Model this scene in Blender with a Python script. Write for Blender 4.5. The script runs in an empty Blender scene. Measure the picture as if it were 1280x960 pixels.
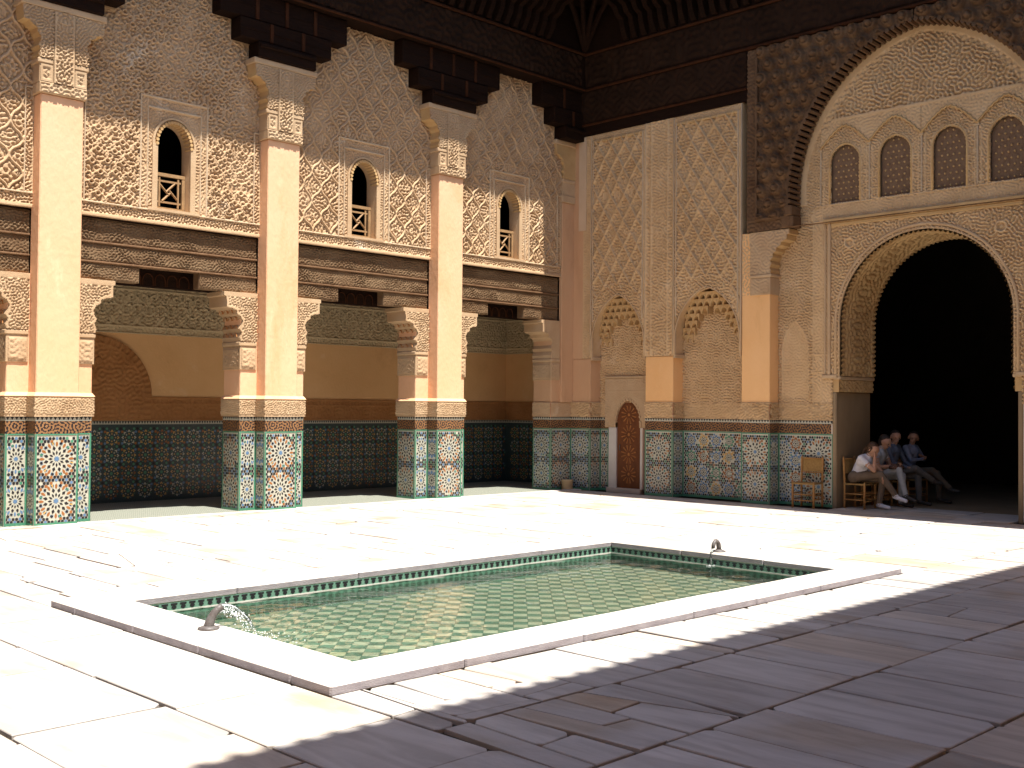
import bpy, bmesh, math, random
import numpy as np
from mathutils import Vector, Matrix
random.seed(7); RNG = np.random.default_rng(11)
scene = bpy.context.scene
COL = scene.collection
PI = math.pi

# ------------------------------------------------------------------ camera
cam_d = bpy.data.cameras.new('camera'); cam = bpy.data.objects.new('camera', cam_d); COL.objects.link(cam)
cam_d.sensor_width = 36.0; cam_d.lens = 36.0 * 1392.0 / 1280.0
cam_d.clip_start = 0.05; cam_d.clip_end = 500
def _camrot():
    f, cx, cy = 1392., 640., 480.
    def c(p): return np.array([(p[0]-cx)/f, -(p[1]-cy)/f, 1.])
    X = c((2036, 521.5)); X /= np.linalg.norm(X)
    Y = c((-750, 498.)); Y -= X*(X@Y); Y /= np.linalg.norm(Y)
    Z = np.cross(X, Y)
    if Z[1] < 0: Z = -Z
    R = np.stack([X, Y, Z])            # world axes from (right, up, forward)
    return Matrix([[R[i][0], R[i][1], -R[i][2]] for i in range(3)])
cam.matrix_world = Matrix.Translation((0, 0, 1.68)) @ _camrot().to_4x4()
scene.camera = cam

# ------------------------------------------------------------------ light
SUN_DIR = Vector((0.03, 0.36, -1.0)).normalized()       # the way the light travels
sun_d = bpy.data.lights.new('sun', 'SUN'); sun_d.energy = 5.0; sun_d.angle = math.radians(0.53); sun_d.color = (1.0, 0.955, 0.885)
sun = bpy.data.objects.new('sun', sun_d); COL.objects.link(sun)
sun.rotation_euler = (-SUN_DIR).to_track_quat('Z', 'Y').to_euler()
world = bpy.data.worlds.new('World'); scene.world = world; world.use_nodes = True
wn = world.node_tree.nodes; wl = world.node_tree.links
sky = wn.new('ShaderNodeTexSky'); sky.sky_type = 'NISHITA'; sky.sun_disc = False
sky.sun_elevation = math.asin(-SUN_DIR.z); sky.sun_rotation = math.atan2(-SUN_DIR.x, -SUN_DIR.y)
sky.altitude = 450; sky.dust_density = 1.5
bg = wn['Background']; bg.inputs['Strength'].default_value = 0.09
wl.new(sky.outputs['Color'], bg.inputs['Color'])
scene.view_settings.view_transform = 'Standard'; scene.view_settings.look = 'None'
scene.view_settings.exposure = 1.3; scene.view_settings.gamma = 1.0
scene.view_settings.use_curve_mapping = False
scene.cycles.max_bounces = 10; scene.cycles.diffuse_bounces = 8; scene.cycles.glossy_bounces = 3
scene.cycles.transparent_max_bounces = 8; scene.cycles.transmission_bounces = 4
scene.cycles.use_denoising = True
scene.cycles.caustics_reflective = False; scene.cycles.caustics_refractive = False

# ------------------------------------------------------------------ materials
MATS = {}
def mat(name, col, col2=None, rough=0.8, scale=3.0, contrast=1.0, bump=0.0, bscale=60.0, rand=0.0, spec=0.3, stretch=None, tint=None):
    m = bpy.data.materials.new(name); m.use_nodes = True; MATS[name] = m
    nt = m.node_tree; n = nt.nodes; l = nt.links
    b = n['Principled BSDF']; b.inputs['Roughness'].default_value = rough
    b.inputs['Specular IOR Level'].default_value = spec
    geo = n.new('ShaderNodeNewGeometry'); mp = n.new('ShaderNodeMapping')
    l.new(geo.outputs['Position'], mp.inputs['Vector'])
    if stretch: mp.inputs['Scale'].default_value = stretch
    if col2 is None: col2 = tuple(c*0.8 for c in col)
    nz = n.new('ShaderNodeTexNoise'); nz.inputs['Scale'].default_value = scale; nz.inputs['Detail'].default_value = 6.0
    nz.inputs['Roughness'].default_value = 0.62
    l.new(mp.outputs['Vector'], nz.inputs['Vector'])
    rp = n.new('ShaderNodeValToRGB')
    rp.color_ramp.elements[0].position = 0.5-0.22/contrast; rp.color_ramp.elements[1].position = 0.5+0.22/contrast
    rp.color_ramp.elements[0].color = (*col2, 1); rp.color_ramp.elements[1].color = (*col, 1)
    l.new(nz.outputs['Fac'], rp.inputs['Fac'])
    out = rp.outputs['Color']
    if rand > 0:
        oi = n.new('ShaderNodeObjectInfo')
        r2 = n.new('ShaderNodeValToRGB'); r2.color_ramp.interpolation = 'LINEAR'
        t = tint or (1, 1, 1)
        r2.color_ramp.elements[0].color = (1-rand, 1-rand, 1-rand, 1); r2.color_ramp.elements[1].color = (1, 1, 1, 1)
        e = r2.color_ramp.elements.new(0.82); e.color = (1-rand*0.3,)*3+(1,)
        e = r2.color_ramp.elements.new(0.90); e.color = (*t, 1)
        l.new(oi.outputs['Random'], r2.inputs['Fac'])
        mx = n.new('ShaderNodeMix'); mx.data_type = 'RGBA'; mx.blend_type = 'MULTIPLY'; mx.inputs['Factor'].default_value = 1.0
        l.new(out, mx.inputs['A']); l.new(r2.outputs['Color'], mx.inputs['B']); out = mx.outputs['Result']
    l.new(out, b.inputs['Base Color'])
    if bump > 0:
        nb = n.new('ShaderNodeTexNoise'); nb.inputs['Scale'].default_value = bscale; nb.inputs['Detail'].default_value = 4.0
        l.new(mp.outputs['Vector'], nb.inputs['Vector'])
        bp = n.new('ShaderNodeBump'); bp.inputs['Strength'].default_value = bump; bp.inputs['Distance'].default_value = 0.02
        l.new(nb.outputs['Fac'], bp.inputs['Height']); l.new(bp.outputs['Normal'], b.inputs['Normal'])
    return m
mat('stucco', (0.57, 0.40, 0.24), (0.42, 0.265, 0.14), 0.9, 1.6, 0.8, 0.35, 110)
mat('stucco_east_bounce', (0.66, 0.465, 0.265), (0.50, 0.325, 0.165), 0.9, 1.6, 0.8, 0.35, 110)  # copy of 'stucco'; the east wall's warm bounce light is put into its colour
mat('stucco_trim', (0.53, 0.385, 0.235), (0.41, 0.265, 0.145), 0.9, 2.5, 0.8, 0.25, 70)
mat('stucco_light', (0.56, 0.44, 0.30), (0.45, 0.325, 0.20), 0.9, 4, 0.8, 0.25, 70)
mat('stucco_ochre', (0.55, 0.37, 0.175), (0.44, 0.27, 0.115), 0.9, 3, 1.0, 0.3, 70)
mat('stucco_grey', (0.60, 0.475, 0.30), (0.47, 0.36, 0.215), 0.9, 2, 1.0, 0.3, 70)
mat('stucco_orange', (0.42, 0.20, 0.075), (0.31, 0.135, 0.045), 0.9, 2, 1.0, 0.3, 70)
mat('plaster', (0.80, 0.505, 0.325), (0.69, 0.385, 0.195), 0.85, 1.1, 0.45, 0.35, 18, stretch=(1, 1, 0.55))
mat('plaster_east_shade', (0.83, 0.515, 0.255), (0.72, 0.395, 0.15), 0.85, 1.1, 0.5, 0.3, 18, stretch=(1, 1, 0.55))  # shaded copy of the arcade plaster, orange tone of the shade in its colour
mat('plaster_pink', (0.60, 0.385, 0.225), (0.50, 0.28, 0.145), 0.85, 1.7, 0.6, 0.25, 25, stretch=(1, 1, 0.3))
mat('plaster_pale', (0.58, 0.43, 0.29), (0.52, 0.37, 0.235), 0.85, 2, 0.9, 0.1, 25)
mat('plaster_gallery', (0.78, 0.49, 0.245), (0.66, 0.37, 0.155), 0.85, 1.2, 0.6, 0.2, 25)
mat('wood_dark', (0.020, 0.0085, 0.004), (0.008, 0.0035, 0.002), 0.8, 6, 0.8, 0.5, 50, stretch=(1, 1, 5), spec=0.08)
mat('wood_red', (0.060, 0.021, 0.008), (0.028, 0.010, 0.004), 0.8, 6, 0.9, 0.3, 50, spec=0.08)
mat('wood_carved', (0.19, 0.112, 0.060), (0.075, 0.038, 0.019), 0.8, 3, 0.8, 0.3, 80, spec=0.12)
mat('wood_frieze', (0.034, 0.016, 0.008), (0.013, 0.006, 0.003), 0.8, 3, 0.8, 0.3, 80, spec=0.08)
mat('wood_lintel', (0.245, 0.165, 0.092), (0.10, 0.050, 0.022), 0.85, 2.6, 0.6, 0.6, 55, stretch=(0.7, 1, 2.0), spec=0.15)
mat('wood_lintel_trim', (0.22, 0.13, 0.07), (0.11, 0.055, 0.026), 0.85, 5, 0.8, 0.3, 60, spec=0.15)
mat('wood_door', (0.17, 0.055, 0.017), (0.10, 0.032, 0.010), 0.6, 6, 1, 0.2, 60, stretch=(1, 1, 0.4))
mat('wood_door_light', (0.40, 0.17, 0.05), (0.27, 0.10, 0.03), 0.6, 8)
mat('wood_balustrade', (0.36, 0.225, 0.105), (0.23, 0.13, 0.06), 0.7, 8, 1, 0.2, 60)
mat('wood_chair', (0.40, 0.21, 0.065), (0.28, 0.13, 0.04), 0.55, 8, 1, 0.1, 60)
mat('rush', (0.36, 0.22, 0.075), (0.25, 0.14, 0.045), 0.85, 30, 1, 0.5, 140)
mat('marble', (0.67, 0.63, 0.59), (0.52, 0.475, 0.435), 0.55, 1.3, 0.5, 0.18, 30, rand=0.30, tint=(0.86, 0.76, 0.64), spec=0.35)
mat('marble_rim', (0.70, 0.665, 0.62), (0.58, 0.53, 0.48), 0.5, 2.2, 0.6, 0.1, 30, rand=0.10, tint=(0.95, 0.9, 0.82), spec=0.35)
mat('grout', (0.085, 0.065, 0.045), (0.035, 0.027, 0.018), 0.95, 5, 1, 0.6, 80)
mat('mosaic_floor', (0.36, 0.34, 0.27), (0.22, 0.22, 0.17), 0.6, 40, 1, 0.0)
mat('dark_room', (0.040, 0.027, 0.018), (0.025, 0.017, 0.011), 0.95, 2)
mat('hall_stone', (0.30, 0.215, 0.125), (0.17, 0.115, 0.065), 0.75, 1.6, 0.7, 0.2, 20, stretch=(1, 1, 0.4))
mat('roof_tile', (0.045, 0.115, 0.07), (0.03, 0.07, 0.045), 0.4, 8)
mat('iron', (0.14, 0.13, 0.125), (0.07, 0.055, 0.05), 0.45, 20, 1, 0.2, 60)
mat('clay_pot', (0.52, 0.39, 0.23), (0.42, 0.30, 0.17), 0.8, 6)
mat('lattice_panel', (0.21, 0.13, 0.075), (0.14, 0.08, 0.045), 0.85, 14, 1, 0.5, 90)
Z = dict(
 zw=mat('glaze_white', (0.52, 0.51, 0.42), (0.38, 0.37, 0.29), 0.3, 30, 0.7, spec=0.4),
 zk=mat('glaze_black', (0.022, 0.020, 0.024), (0.012, 0.011, 0.014), 0.28, 30, spec=0.4),
 zb=mat('glaze_blue', (0.135, 0.235, 0.37), (0.07, 0.14, 0.26), 0.3, 30, 0.7, spec=0.4),
 zr=mat('glaze_rust', (0.34, 0.135, 0.04), (0.24, 0.085, 0.025), 0.3, 30, 0.7, spec=0.4),
 zg=mat('glaze_green', (0.085, 0.27, 0.165), (0.045, 0.165, 0.10), 0.3, 25, 0.7, spec=0.4),
 zy=mat('glaze_ochre', (0.55, 0.36, 0.12), (0.44, 0.26, 0.075), 0.3, 30, 0.7, spec=0.4),
 zt=mat('glaze_scraped', (0.30, 0.155, 0.065), (0.20, 0.095, 0.036), 0.7, 12))
Z['zd'] = mat('glaze_deep', (0.045, 0.075, 0.075), (0.022, 0.036, 0.038), 0.3, 30, spec=0.4)
ZL = [Z['zw'], Z['zk'], Z['zb'], Z['zr'], Z['zg'], Z['zy'], Z['zt'], Z['zd']]
W_, K_, B_, R_, G_, Y_, T_ = range(7)
mat('pool_green', (0.125, 0.195, 0.145), (0.085, 0.14, 0.105), 0.35, 20, 0.8, rand=0.25, tint=(1, 1, 1))
mat('pool_cream', (0.43, 0.41, 0.315), (0.34, 0.325, 0.24), 0.35, 20, 0.8, rand=0.25, tint=(1, 0.95, 0.85))
mat('pool_cyan', (0.16, 0.29, 0.22), (0.09, 0.19, 0.14), 0.3, 20, 0.8)
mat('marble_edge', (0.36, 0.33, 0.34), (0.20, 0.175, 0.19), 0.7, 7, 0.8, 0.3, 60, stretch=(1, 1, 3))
mat('lip_tile', (0.035, 0.045, 0.045), (0.02, 0.022, 0.025), 0.4, 20)
mat('skin', (0.42, 0.23, 0.145), (0.37, 0.19, 0.115), 0.5, 20)
mat('hair_brown', (0.075, 0.035, 0.015), (0.04, 0.02, 0.01), 0.6, 60, stretch=(1, 1, 0.2))
mat('hair_dark', (0.03, 0.02, 0.014), (0.02, 0.013, 0.01), 0.6, 60)
mat('cloth_white', (0.66, 0.64, 0.66), (0.54, 0.52, 0.54), 0.9, 14, bump=0.5, bscale=14)
mat('cloth_offwhite', (0.46, 0.45, 0.43), (0.36, 0.35, 0.33), 0.9, 14, bump=0.5, bscale=14)
mat('cloth_cream', (0.36, 0.36, 0.37), (0.27, 0.27, 0.28), 0.9, 14, bump=0.5, bscale=14)
mat('cloth_blue', (0.13, 0.15, 0.20), (0.09, 0.105, 0.145), 0.9, 14, bump=0.5, bscale=14)
mat('cloth_lightblue', (0.24, 0.26, 0.34), (0.18, 0.20, 0.27), 0.9, 14, bump=0.5, bscale=14)
mat('cloth_brown', (0.155, 0.110, 0.075), (0.115, 0.08, 0.055), 0.9, 8, bump=0.2, bscale=25)
mat('cloth_grey', (0.13, 0.115, 0.10), (0.09, 0.08, 0.07), 0.9, 14, bump=0.5, bscale=14)
mat('cloth_tan', (0.13, 0.095, 0.06), (0.09, 0.065, 0.042), 0.9, 14, bump=0.5, bscale=14)
mat('leather_dark', (0.055, 0.04, 0.03), (0.03, 0.022, 0.018), 0.5, 15)
mat('bag_print', (0.22, 0.10, 0.06), (0.035, 0.028, 0.025), 0.8, 40, 2.0)
mat('eye_dark', (0.02, 0.015, 0.012), None, 0.3)

def marble_veins(name, strength):
    m = MATS[name]; nt = m.node_tree; n = nt.nodes; l = nt.links; b = n['Principled BSDF']
    src = b.inputs['Base Color'].links[0].from_socket
    geo = n.new('ShaderNodeNewGeometry'); oi = n.new('ShaderNodeObjectInfo')
    add = n.new('ShaderNodeVectorMath'); add.operation = 'ADD'
    cmb = n.new('ShaderNodeCombineXYZ'); mul = n.new('ShaderNodeMath'); mul.operation = 'MULTIPLY'; mul.inputs[1].default_value = 37.0
    l.new(oi.outputs['Random'], mul.inputs[0]); l.new(mul.outputs[0], cmb.inputs['X']); l.new(mul.outputs[0], cmb.inputs['Z'])
    l.new(geo.outputs['Position'], add.inputs[0]); l.new(cmb.outputs[0], add.inputs[1])
    mp = n.new('ShaderNodeMapping'); mp.inputs['Scale'].default_value = (3.2, 0.55, 1)
    l.new(add.outputs[0], mp.inputs['Vector'])
    nz = n.new('ShaderNodeTexNoise'); nz.inputs['Scale'].default_value = 2.2; nz.inputs['Detail'].default_value = 7; nz.inputs['Distortion'].default_value = 0.8
    l.new(mp.outputs[0], nz.inputs['Vector'])
    rp = n.new('ShaderNodeValToRGB'); e = rp.color_ramp.elements
    e[0].position = 0.36; e[0].color = (1-strength, 1-strength*1.05, 1-strength*1.1, 1); e[1].position = 0.60; e[1].color = (1, 1, 1, 1)
    l.new(nz.outputs['Fac'], rp.inputs['Fac'])
    # worn brown stains with a shape of their own
    n3 = n.new('ShaderNodeTexNoise'); n3.inputs['Scale'].default_value = 0.9; n3.inputs['Detail'].default_value = 8
    l.new(add.outputs[0], n3.inputs['Vector'])
    r3 = n.new('ShaderNodeValToRGB'); e = r3.color_ramp.elements
    e[0].position = 0.33; e[0].color = (0.86, 0.78, 0.68, 1); e[1].position = 0.45; e[1].color = (1, 1, 1, 1)
    l.new(n3.outputs['Fac'], r3.inputs['Fac'])
    m1 = n.new('ShaderNodeMix'); m1.data_type = 'RGBA'; m1.blend_type = 'MULTIPLY'; m1.inputs['Factor'].default_value = 1
    m2 = n.new('ShaderNodeMix'); m2.data_type = 'RGBA'; m2.blend_type = 'MULTIPLY'; m2.inputs['Factor'].default_value = 1
    l.new(src, m1.inputs['A']); l.new(rp.outputs[0], m1.inputs['B']); l.new(m1.outputs['Result'], m2.inputs['A']); l.new(r3.outputs[0], m2.inputs['B'])
    l.new(m2.outputs['Result'], b.inputs['Base Color'])
marble_veins('marble', 0.24); marble_veins('marble_rim', 0.12)

def wear(name, dark, light, d0, d1, l0, l1, scale, stretch=(1, 1, 1)):
    m = MATS[name]; nt = m.node_tree; n = nt.nodes; l = nt.links; b = n['Principled BSDF']
    src = b.inputs['Base Color'].links[0].from_socket
    geo = n.new('ShaderNodeNewGeometry'); mp = n.new('ShaderNodeMapping'); mp.inputs['Scale'].default_value = stretch; l.new(geo.outputs['Position'], mp.inputs['Vector'])
    for (col, p0, p1, sc, off) in ((dark, d0, d1, scale, 3.1), (light, l0, l1, scale*1.7, 9.7)):
        nz = n.new('ShaderNodeTexNoise'); nz.inputs['Scale'].default_value = sc; nz.inputs['Detail'].default_value = 9; nz.inputs['Roughness'].default_value = .68; nz.inputs['Distortion'].default_value = .4
        ad = n.new('ShaderNodeVectorMath'); ad.operation = 'ADD'; ad.inputs[1].default_value = (off, off*2, off*.5); l.new(mp.outputs[0], ad.inputs[0]); l.new(ad.outputs[0], nz.inputs['Vector'])
        rp = n.new('ShaderNodeValToRGB'); e = rp.color_ramp.elements; e[0].position = p0; e[0].color = (0, 0, 0, 1); e[1].position = p1; e[1].color = (1, 1, 1, 1); l.new(nz.outputs['Fac'], rp.inputs['Fac'])
        mx = n.new('ShaderNodeMix'); mx.data_type = 'RGBA'; l.new(rp.outputs['Color'], mx.inputs['Factor']); l.new(src, mx.inputs['A']); mx.inputs['B'].default_value = (*col, 1); src = mx.outputs['Result']
    l.new(src, b.inputs['Base Color'])
wear('plaster', (0.56, 0.31, 0.13), (0.82, 0.60, 0.38), .56, .78, .60, .80, .9, (1, 1, .45))
wear('plaster_east_shade', (0.60, 0.32, 0.12), (0.82, 0.58, 0.34), .56, .78, .62, .82, .9, (1, 1, .45))
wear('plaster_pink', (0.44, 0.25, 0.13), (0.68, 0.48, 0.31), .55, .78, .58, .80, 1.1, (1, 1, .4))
wear('plaster_gallery', (0.56, 0.31, 0.14), (0.80, 0.58, 0.36), .56, .80, .62, .82, .8)
wear('stucco', (0.36, 0.225, 0.12), (0.66, 0.53, 0.38), .58, .80, .58, .74, .9)
wear('stucco_east_bounce', (0.46, 0.29, 0.14), (0.68, 0.52, 0.34), .58, .80, .60, .78, .9)
def water_mat(name, tint, bscale, bstr):
    m = bpy.data.materials.new(name); m.use_nodes = True; MATS[name] = m
    n = m.node_tree.nodes; l = m.node_tree.links
    for x in list(n):
        if x.type != 'OUTPUT_MATERIAL': n.remove(x)
    o = [x for x in n if x.type == 'OUTPUT_MATERIAL'][0]
    geo = n.new('ShaderNodeNewGeometry'); nz = n.new('ShaderNodeTexNoise'); nz.inputs['Scale'].default_value = bscale; nz.inputs['Detail'].default_value = 3
    l.new(geo.outputs['Position'], nz.inputs['Vector'])
    bp = n.new('ShaderNodeBump'); bp.inputs['Strength'].default_value = bstr; bp.inputs['Distance'].default_value = 0.02
    l.new(nz.outputs['Fac'], bp.inputs['Height'])
    fr = n.new('ShaderNodeFresnel'); fr.inputs['IOR'].default_value = 1.33; l.new(bp.outputs['Normal'], fr.inputs['Normal'])
    tr = n.new('ShaderNodeBsdfTransparent'); tr.inputs['Color'].default_value = (*tint, 1)
    gl = n.new('ShaderNodeBsdfGlossy'); gl.inputs['Roughness'].default_value = 0.03; l.new(bp.outputs['Normal'], gl.inputs['Normal'])
    mx = n.new('ShaderNodeMixShader'); l.new(fr.outputs[0], mx.inputs['Fac']); l.new(tr.outputs[0], mx.inputs[1]); l.new(gl.outputs[0], mx.inputs[2])
    l.new(mx.outputs[0], o.inputs['Surface'])
    return m
water_mat('water', (0.80, 0.885, 0.83), 7.0, 0.30)
water_mat('jet_water', (0.92, 0.95, 0.95), 40.0, 0.6)
mat('foam', (0.85, 0.87, 0.88), (0.75, 0.78, 0.8), 0.4, 30)

# ------------------------------------------------------------------ mesh helpers
def tag(o, label=None, cat=None, group=None, kind=None):
    if label: o['label'] = label
    if cat: o['category'] = cat
    if group: o['group'] = group
    if kind: o['kind'] = kind
    return o
def thing(name, loc, label, cat, group=None):
    o = bpy.data.objects.new(name, None); COL.objects.link(o); o.location = loc; o.empty_display_size = 0.2
    return tag(o, label, cat, group, 'thing')
def world_loc(o):
    v = Vector((0, 0, 0))
    while o is not None: v += o.location; o = o.parent
    return v
def link_mesh(name, me, parent=None, smooth=False, origin=None):
    o = bpy.data.objects.new(name, me); COL.objects.link(o)
    if parent is not None:
        off = world_loc(parent)
        me.transform(Matrix.Translation(-off)); o.parent = parent
    elif origin is not None:
        me.transform(Matrix.Translation(-Vector(origin))); o.location = origin
    if smooth: me.polygons.foreach_set('use_smooth', [True]*len(me.polygons))
    return o
class MB:
    def __init__(s): s.v = []; s.f = []; s.m = []
    def add(s, vs, fs, mi=0):
        k = len(s.v); s.v += [tuple(p) for p in vs]; s.f += [[i+k for i in f] for f in fs]; s.m += [mi]*len(fs); return s
    def box(s, x0, x1, y0, y1, z0, z1, mi=0):
        return s.add([(x0,y0,z0),(x1,y0,z0),(x1,y1,z0),(x0,y1,z0),(x0,y0,z1),(x1,y0,z1),(x1,y1,z1),(x0,y1,z1)],
              [(3,2,1,0),(4,5,6,7),(0,1,5,4),(1,2,6,5),(2,3,7,6),(3,0,4,7)], mi)
    def bbox(s, x0, x1, y0, y1, z0, z1, b=0.01, mi=0):      # box with chamfered edges
        bm = bmesh.new(); bmesh.ops.create_cube(bm, size=1)
        for v in bm.verts: v.co = Vector(((x0+x1)/2+v.co.x*(x1-x0), (y0+y1)/2+v.co.y*(y1-y0), (z0+z1)/2+v.co.z*(z1-z0)))
        bmesh.ops.bevel(bm, geom=bm.edges[:], offset=b, segments=1, affect='EDGES')
        bm.verts.index_update()
        s.add([v.co[:] for v in bm.verts], [[v.index for v in f.verts] for f in bm.faces], mi); bm.free(); return s
    def prism(s, poly, plane, d0, d1, mi=0):
        # poly in (u, v); plane 'xz' extrudes along y, 'yz' along x, 'xy' along z
        def P(u, v, d): return (u, d, v) if plane == 'xz' else ((d, u, v) if plane == 'yz' else (u, v, d))
        n = len(poly); vs = [P(u, v, d0) for u, v in poly]+[P(u, v, d1) for u, v in poly]
        fs = [list(range(n)), list(range(2*n-1, n-1, -1))]+[[i, i+n, (i+1) % n+n, (i+1) % n] for i in range(n)]
        return s.add(vs, fs, mi)
    def tube(s, pts, rad, n=8, mi=0, cap=True):
        pts = [Vector(p) for p in pts]; rs = rad if isinstance(rad, (list, tuple)) else [rad]*len(pts)
        k = len(s.v); up = Vector((0, 0, 1)); prev = None
        for i, p in enumerate(pts):
            t = (pts[min(i+1, len(pts)-1)]-pts[max(i-1, 0)]).normalized()
            if prev is None: a = t.cross(up if abs(t.z) < 0.95 else Vector((1, 0, 0))).normalized()
            else: a = (prev-t*prev.dot(t)).normalized()
            prev = a; b = t.cross(a)
            for j in range(n):
                an = 2*PI*j/n; q = p+(a*math.cos(an)+b*math.sin(an))*rs[i]; s.v.append(q[:])
        for i in range(len(pts)-1):
            for j in range(n):
                s.f.append([k+i*n+j, k+i*n+(j+1) % n, k+(i+1)*n+(j+1) % n, k+(i+1)*n+j]); s.m.append(mi)
        if cap:
            s.f.append([k+j for j in range(n)][::-1]); s.m.append(mi)
            s.f.append([k+(len(pts)-1)*n+j for j in range(n)]); s.m.append(mi)
        return s
    def lathe(s, cx, cy, prof, n=20, mi=0):
        k = len(s.v)
        for r, z in prof:
            for j in range(n): a = 2*PI*j/n; s.v.append((cx+r*math.cos(a), cy+r*math.sin(a), z))
        for i in range(len(prof)-1):
            for j in range(n):
                s.f.append([k+i*n+j, k+i*n+(j+1) % n, k+(i+1)*n+(j+1) % n, k+(i+1)*n+j]); s.m.append(mi)
        return s
    def build(s, name, mats, parent=None, smooth=False, origin=None, recalc=True):
        me = bpy.data.meshes.new(name); me.from_pydata(s.v, [], s.f)
        if not isinstance(mats, (list, tuple)): mats = [mats]
        for m in mats: me.materials.append(MATS[m] if isinstance(m, str) else m)
        if len(mats) > 1: me.polygons.foreach_set('material_index', s.m)
        if recalc:
            bm = bmesh.new(); bm.from_mesh(me); bmesh.ops.recalc_face_normals(bm, faces=bm.faces[:]); bm.to_mesh(me); bm.free()
        return link_mesh(name, me, parent, smooth, origin)
def copy_tree(o, dloc=(0, 0, 0), parent=None):
    c = o.copy(); COL.objects.link(c)
    if parent is not None: c.parent = parent
    else: c.location = o.location+Vector(dloc)
    for ch in o.children: copy_tree(ch, (0, 0, 0), c)
    return c

# ------------------------------------------------------------------ carved relief: height fields built as real meshes
_N = 512; _CYC = 40
def _noise_tile(seed):
    r = np.random.default_rng(seed); f = np.fft.fft2(r.standard_normal((_N, _N)))
    k = np.fft.fftfreq(_N)*_N; kk = np.hypot(*np.meshgrid(k, k))
    t = np.real(np.fft.ifft2(f*np.exp(-((kk-_CYC)/5.0)**2))); return t/t.std()
TILES = [_noise_tile(s) for s in (3, 4, 5)]
def lab(u, v, lam, t=0, mirror=0.0):
    """labyrinth of scrolls of wavelength lam; mirror > 0 makes it symmetric about lines that far apart"""
    if mirror > 0: u = mirror/2-np.abs(np.mod(u, mirror)-mirror/2)
    x = np.mod(u/(lam*_CYC)*_N, _N); y = np.mod(v/(lam*_CYC)*_N, _N)
    i = np.floor(x).astype(int) % _N; j = np.floor(y).astype(int) % _N; fx = x-np.floor(x); fy = y-np.floor(y)
    T = TILES[t]; i1 = (i+1) % _N; j1 = (j+1) % _N
    return T[i, j]*(1-fx)*(1-fy)+T[i1, j]*fx*(1-fy)+T[i, j1]*(1-fx)*fy+T[i1, j1]*fx*fy
def warp(u, v, a=.010): return u+a*lab(u, v, .8, 1), v+a*lab(v, u, .7, 2)
def sst(a, b, x):
    t = np.clip((x-a)/(b-a), 0, 1); return t*t*(3-2*t)
def arab(u, v, lam=0.08, t=0, mirror=0.6): return sst(-0.20, 0.12, lab(u, v, lam, t, mirror))*(.78+.22*sst(-1.4, .6, lab(u, v, 1.1, 2)))
def lattice(u, v, w, h, rw, wave=0.07):
    a0 = u/w+v/h; b0 = u/w-v/h
    a = a0+wave*np.sin(2*PI*b0); b = b0+wave*np.sin(2*PI*a0)
    sc = 1/math.hypot(1/w, 1/h)
    da = np.abs(np.mod(a+0.5, 1)-0.5)*sc; db = np.abs(np.mod(b+0.5, 1)-0.5)*sc
    d = np.minimum(da, db); return 1-sst(rw*0.55, rw*.95, d)
def rings(u, v, p, r, q=None):
    q = q or p
    row = np.floor(v/q); uu = np.mod(u+0.5*p*np.mod(row, 2), p)-p/2; vv = np.mod(v, q)-q/2
    d = np.hypot(uu, vv); return (1-sst(r*0.85, r*1.15, d))*sst(r*0.35, r*0.6, d), d
def relief(name, matname, parent, u0, u1, v0, v1, res, hf, place, mask=None, origin=None, skirt=None):
    nu = max(2, int(round((u1-u0)/res))+1); nv = max(2, int(round((v1-v0)/res))+1)
    us = np.linspace(u0, u1, nu); vs = np.linspace(v0, v1, nv)
    U, V = np.meshgrid(us, vs, indexing='ij')
    H = hf(U, V)
    P = place(U.ravel(), V.ravel(), np.broadcast_to(H, U.shape).ravel())
    co = np.stack([np.broadcast_to(p, U.size) for p in P], 1).astype(np.float32)
    idx = np.arange(nu*nv).reshape(nu, nv)
    q = np.stack([idx[:-1, :-1], idx[1:, :-1], idx[1:, 1:], idx[:-1, 1:]], -1).reshape(-1, 4)
    if mask is not None:
        uc = (U[:-1, :-1]+U[1:, 1:])/2; vc = (V[:-1, :-1]+V[1:, 1:])/2
        q = q[mask(uc, vc).ravel()]
        used = np.zeros(len(co), bool); used[q.ravel()] = True
        rm = np.cumsum(used)-1; co = co[used]; q = rm[q]
    me = bpy.data.meshes.new(name)
    me.vertices.add(len(co)); me.vertices.foreach_set('co', co.ravel())
    me.loops.add(q.size); me.loops.foreach_set('vertex_index', q.ravel().astype(np.int32))
    me.polygons.add(len(q)); me.polygons.foreach_set('loop_start', np.arange(0, q.size, 4, dtype=np.int32))
    me.polygons.foreach_set('loop_total', np.full(len(q), 4, np.int32))
    me.materials.append(MATS[matname]); me.update(calc_edges=True)
    return link_mesh(name, me, parent, False, origin)
def on_y(y): return lambda u, v, h: (u, y-h, v)       # wall facing -Y
def on_x(x): return lambda u, v, h: (x-h, u, v)       # wall facing -X

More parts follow.
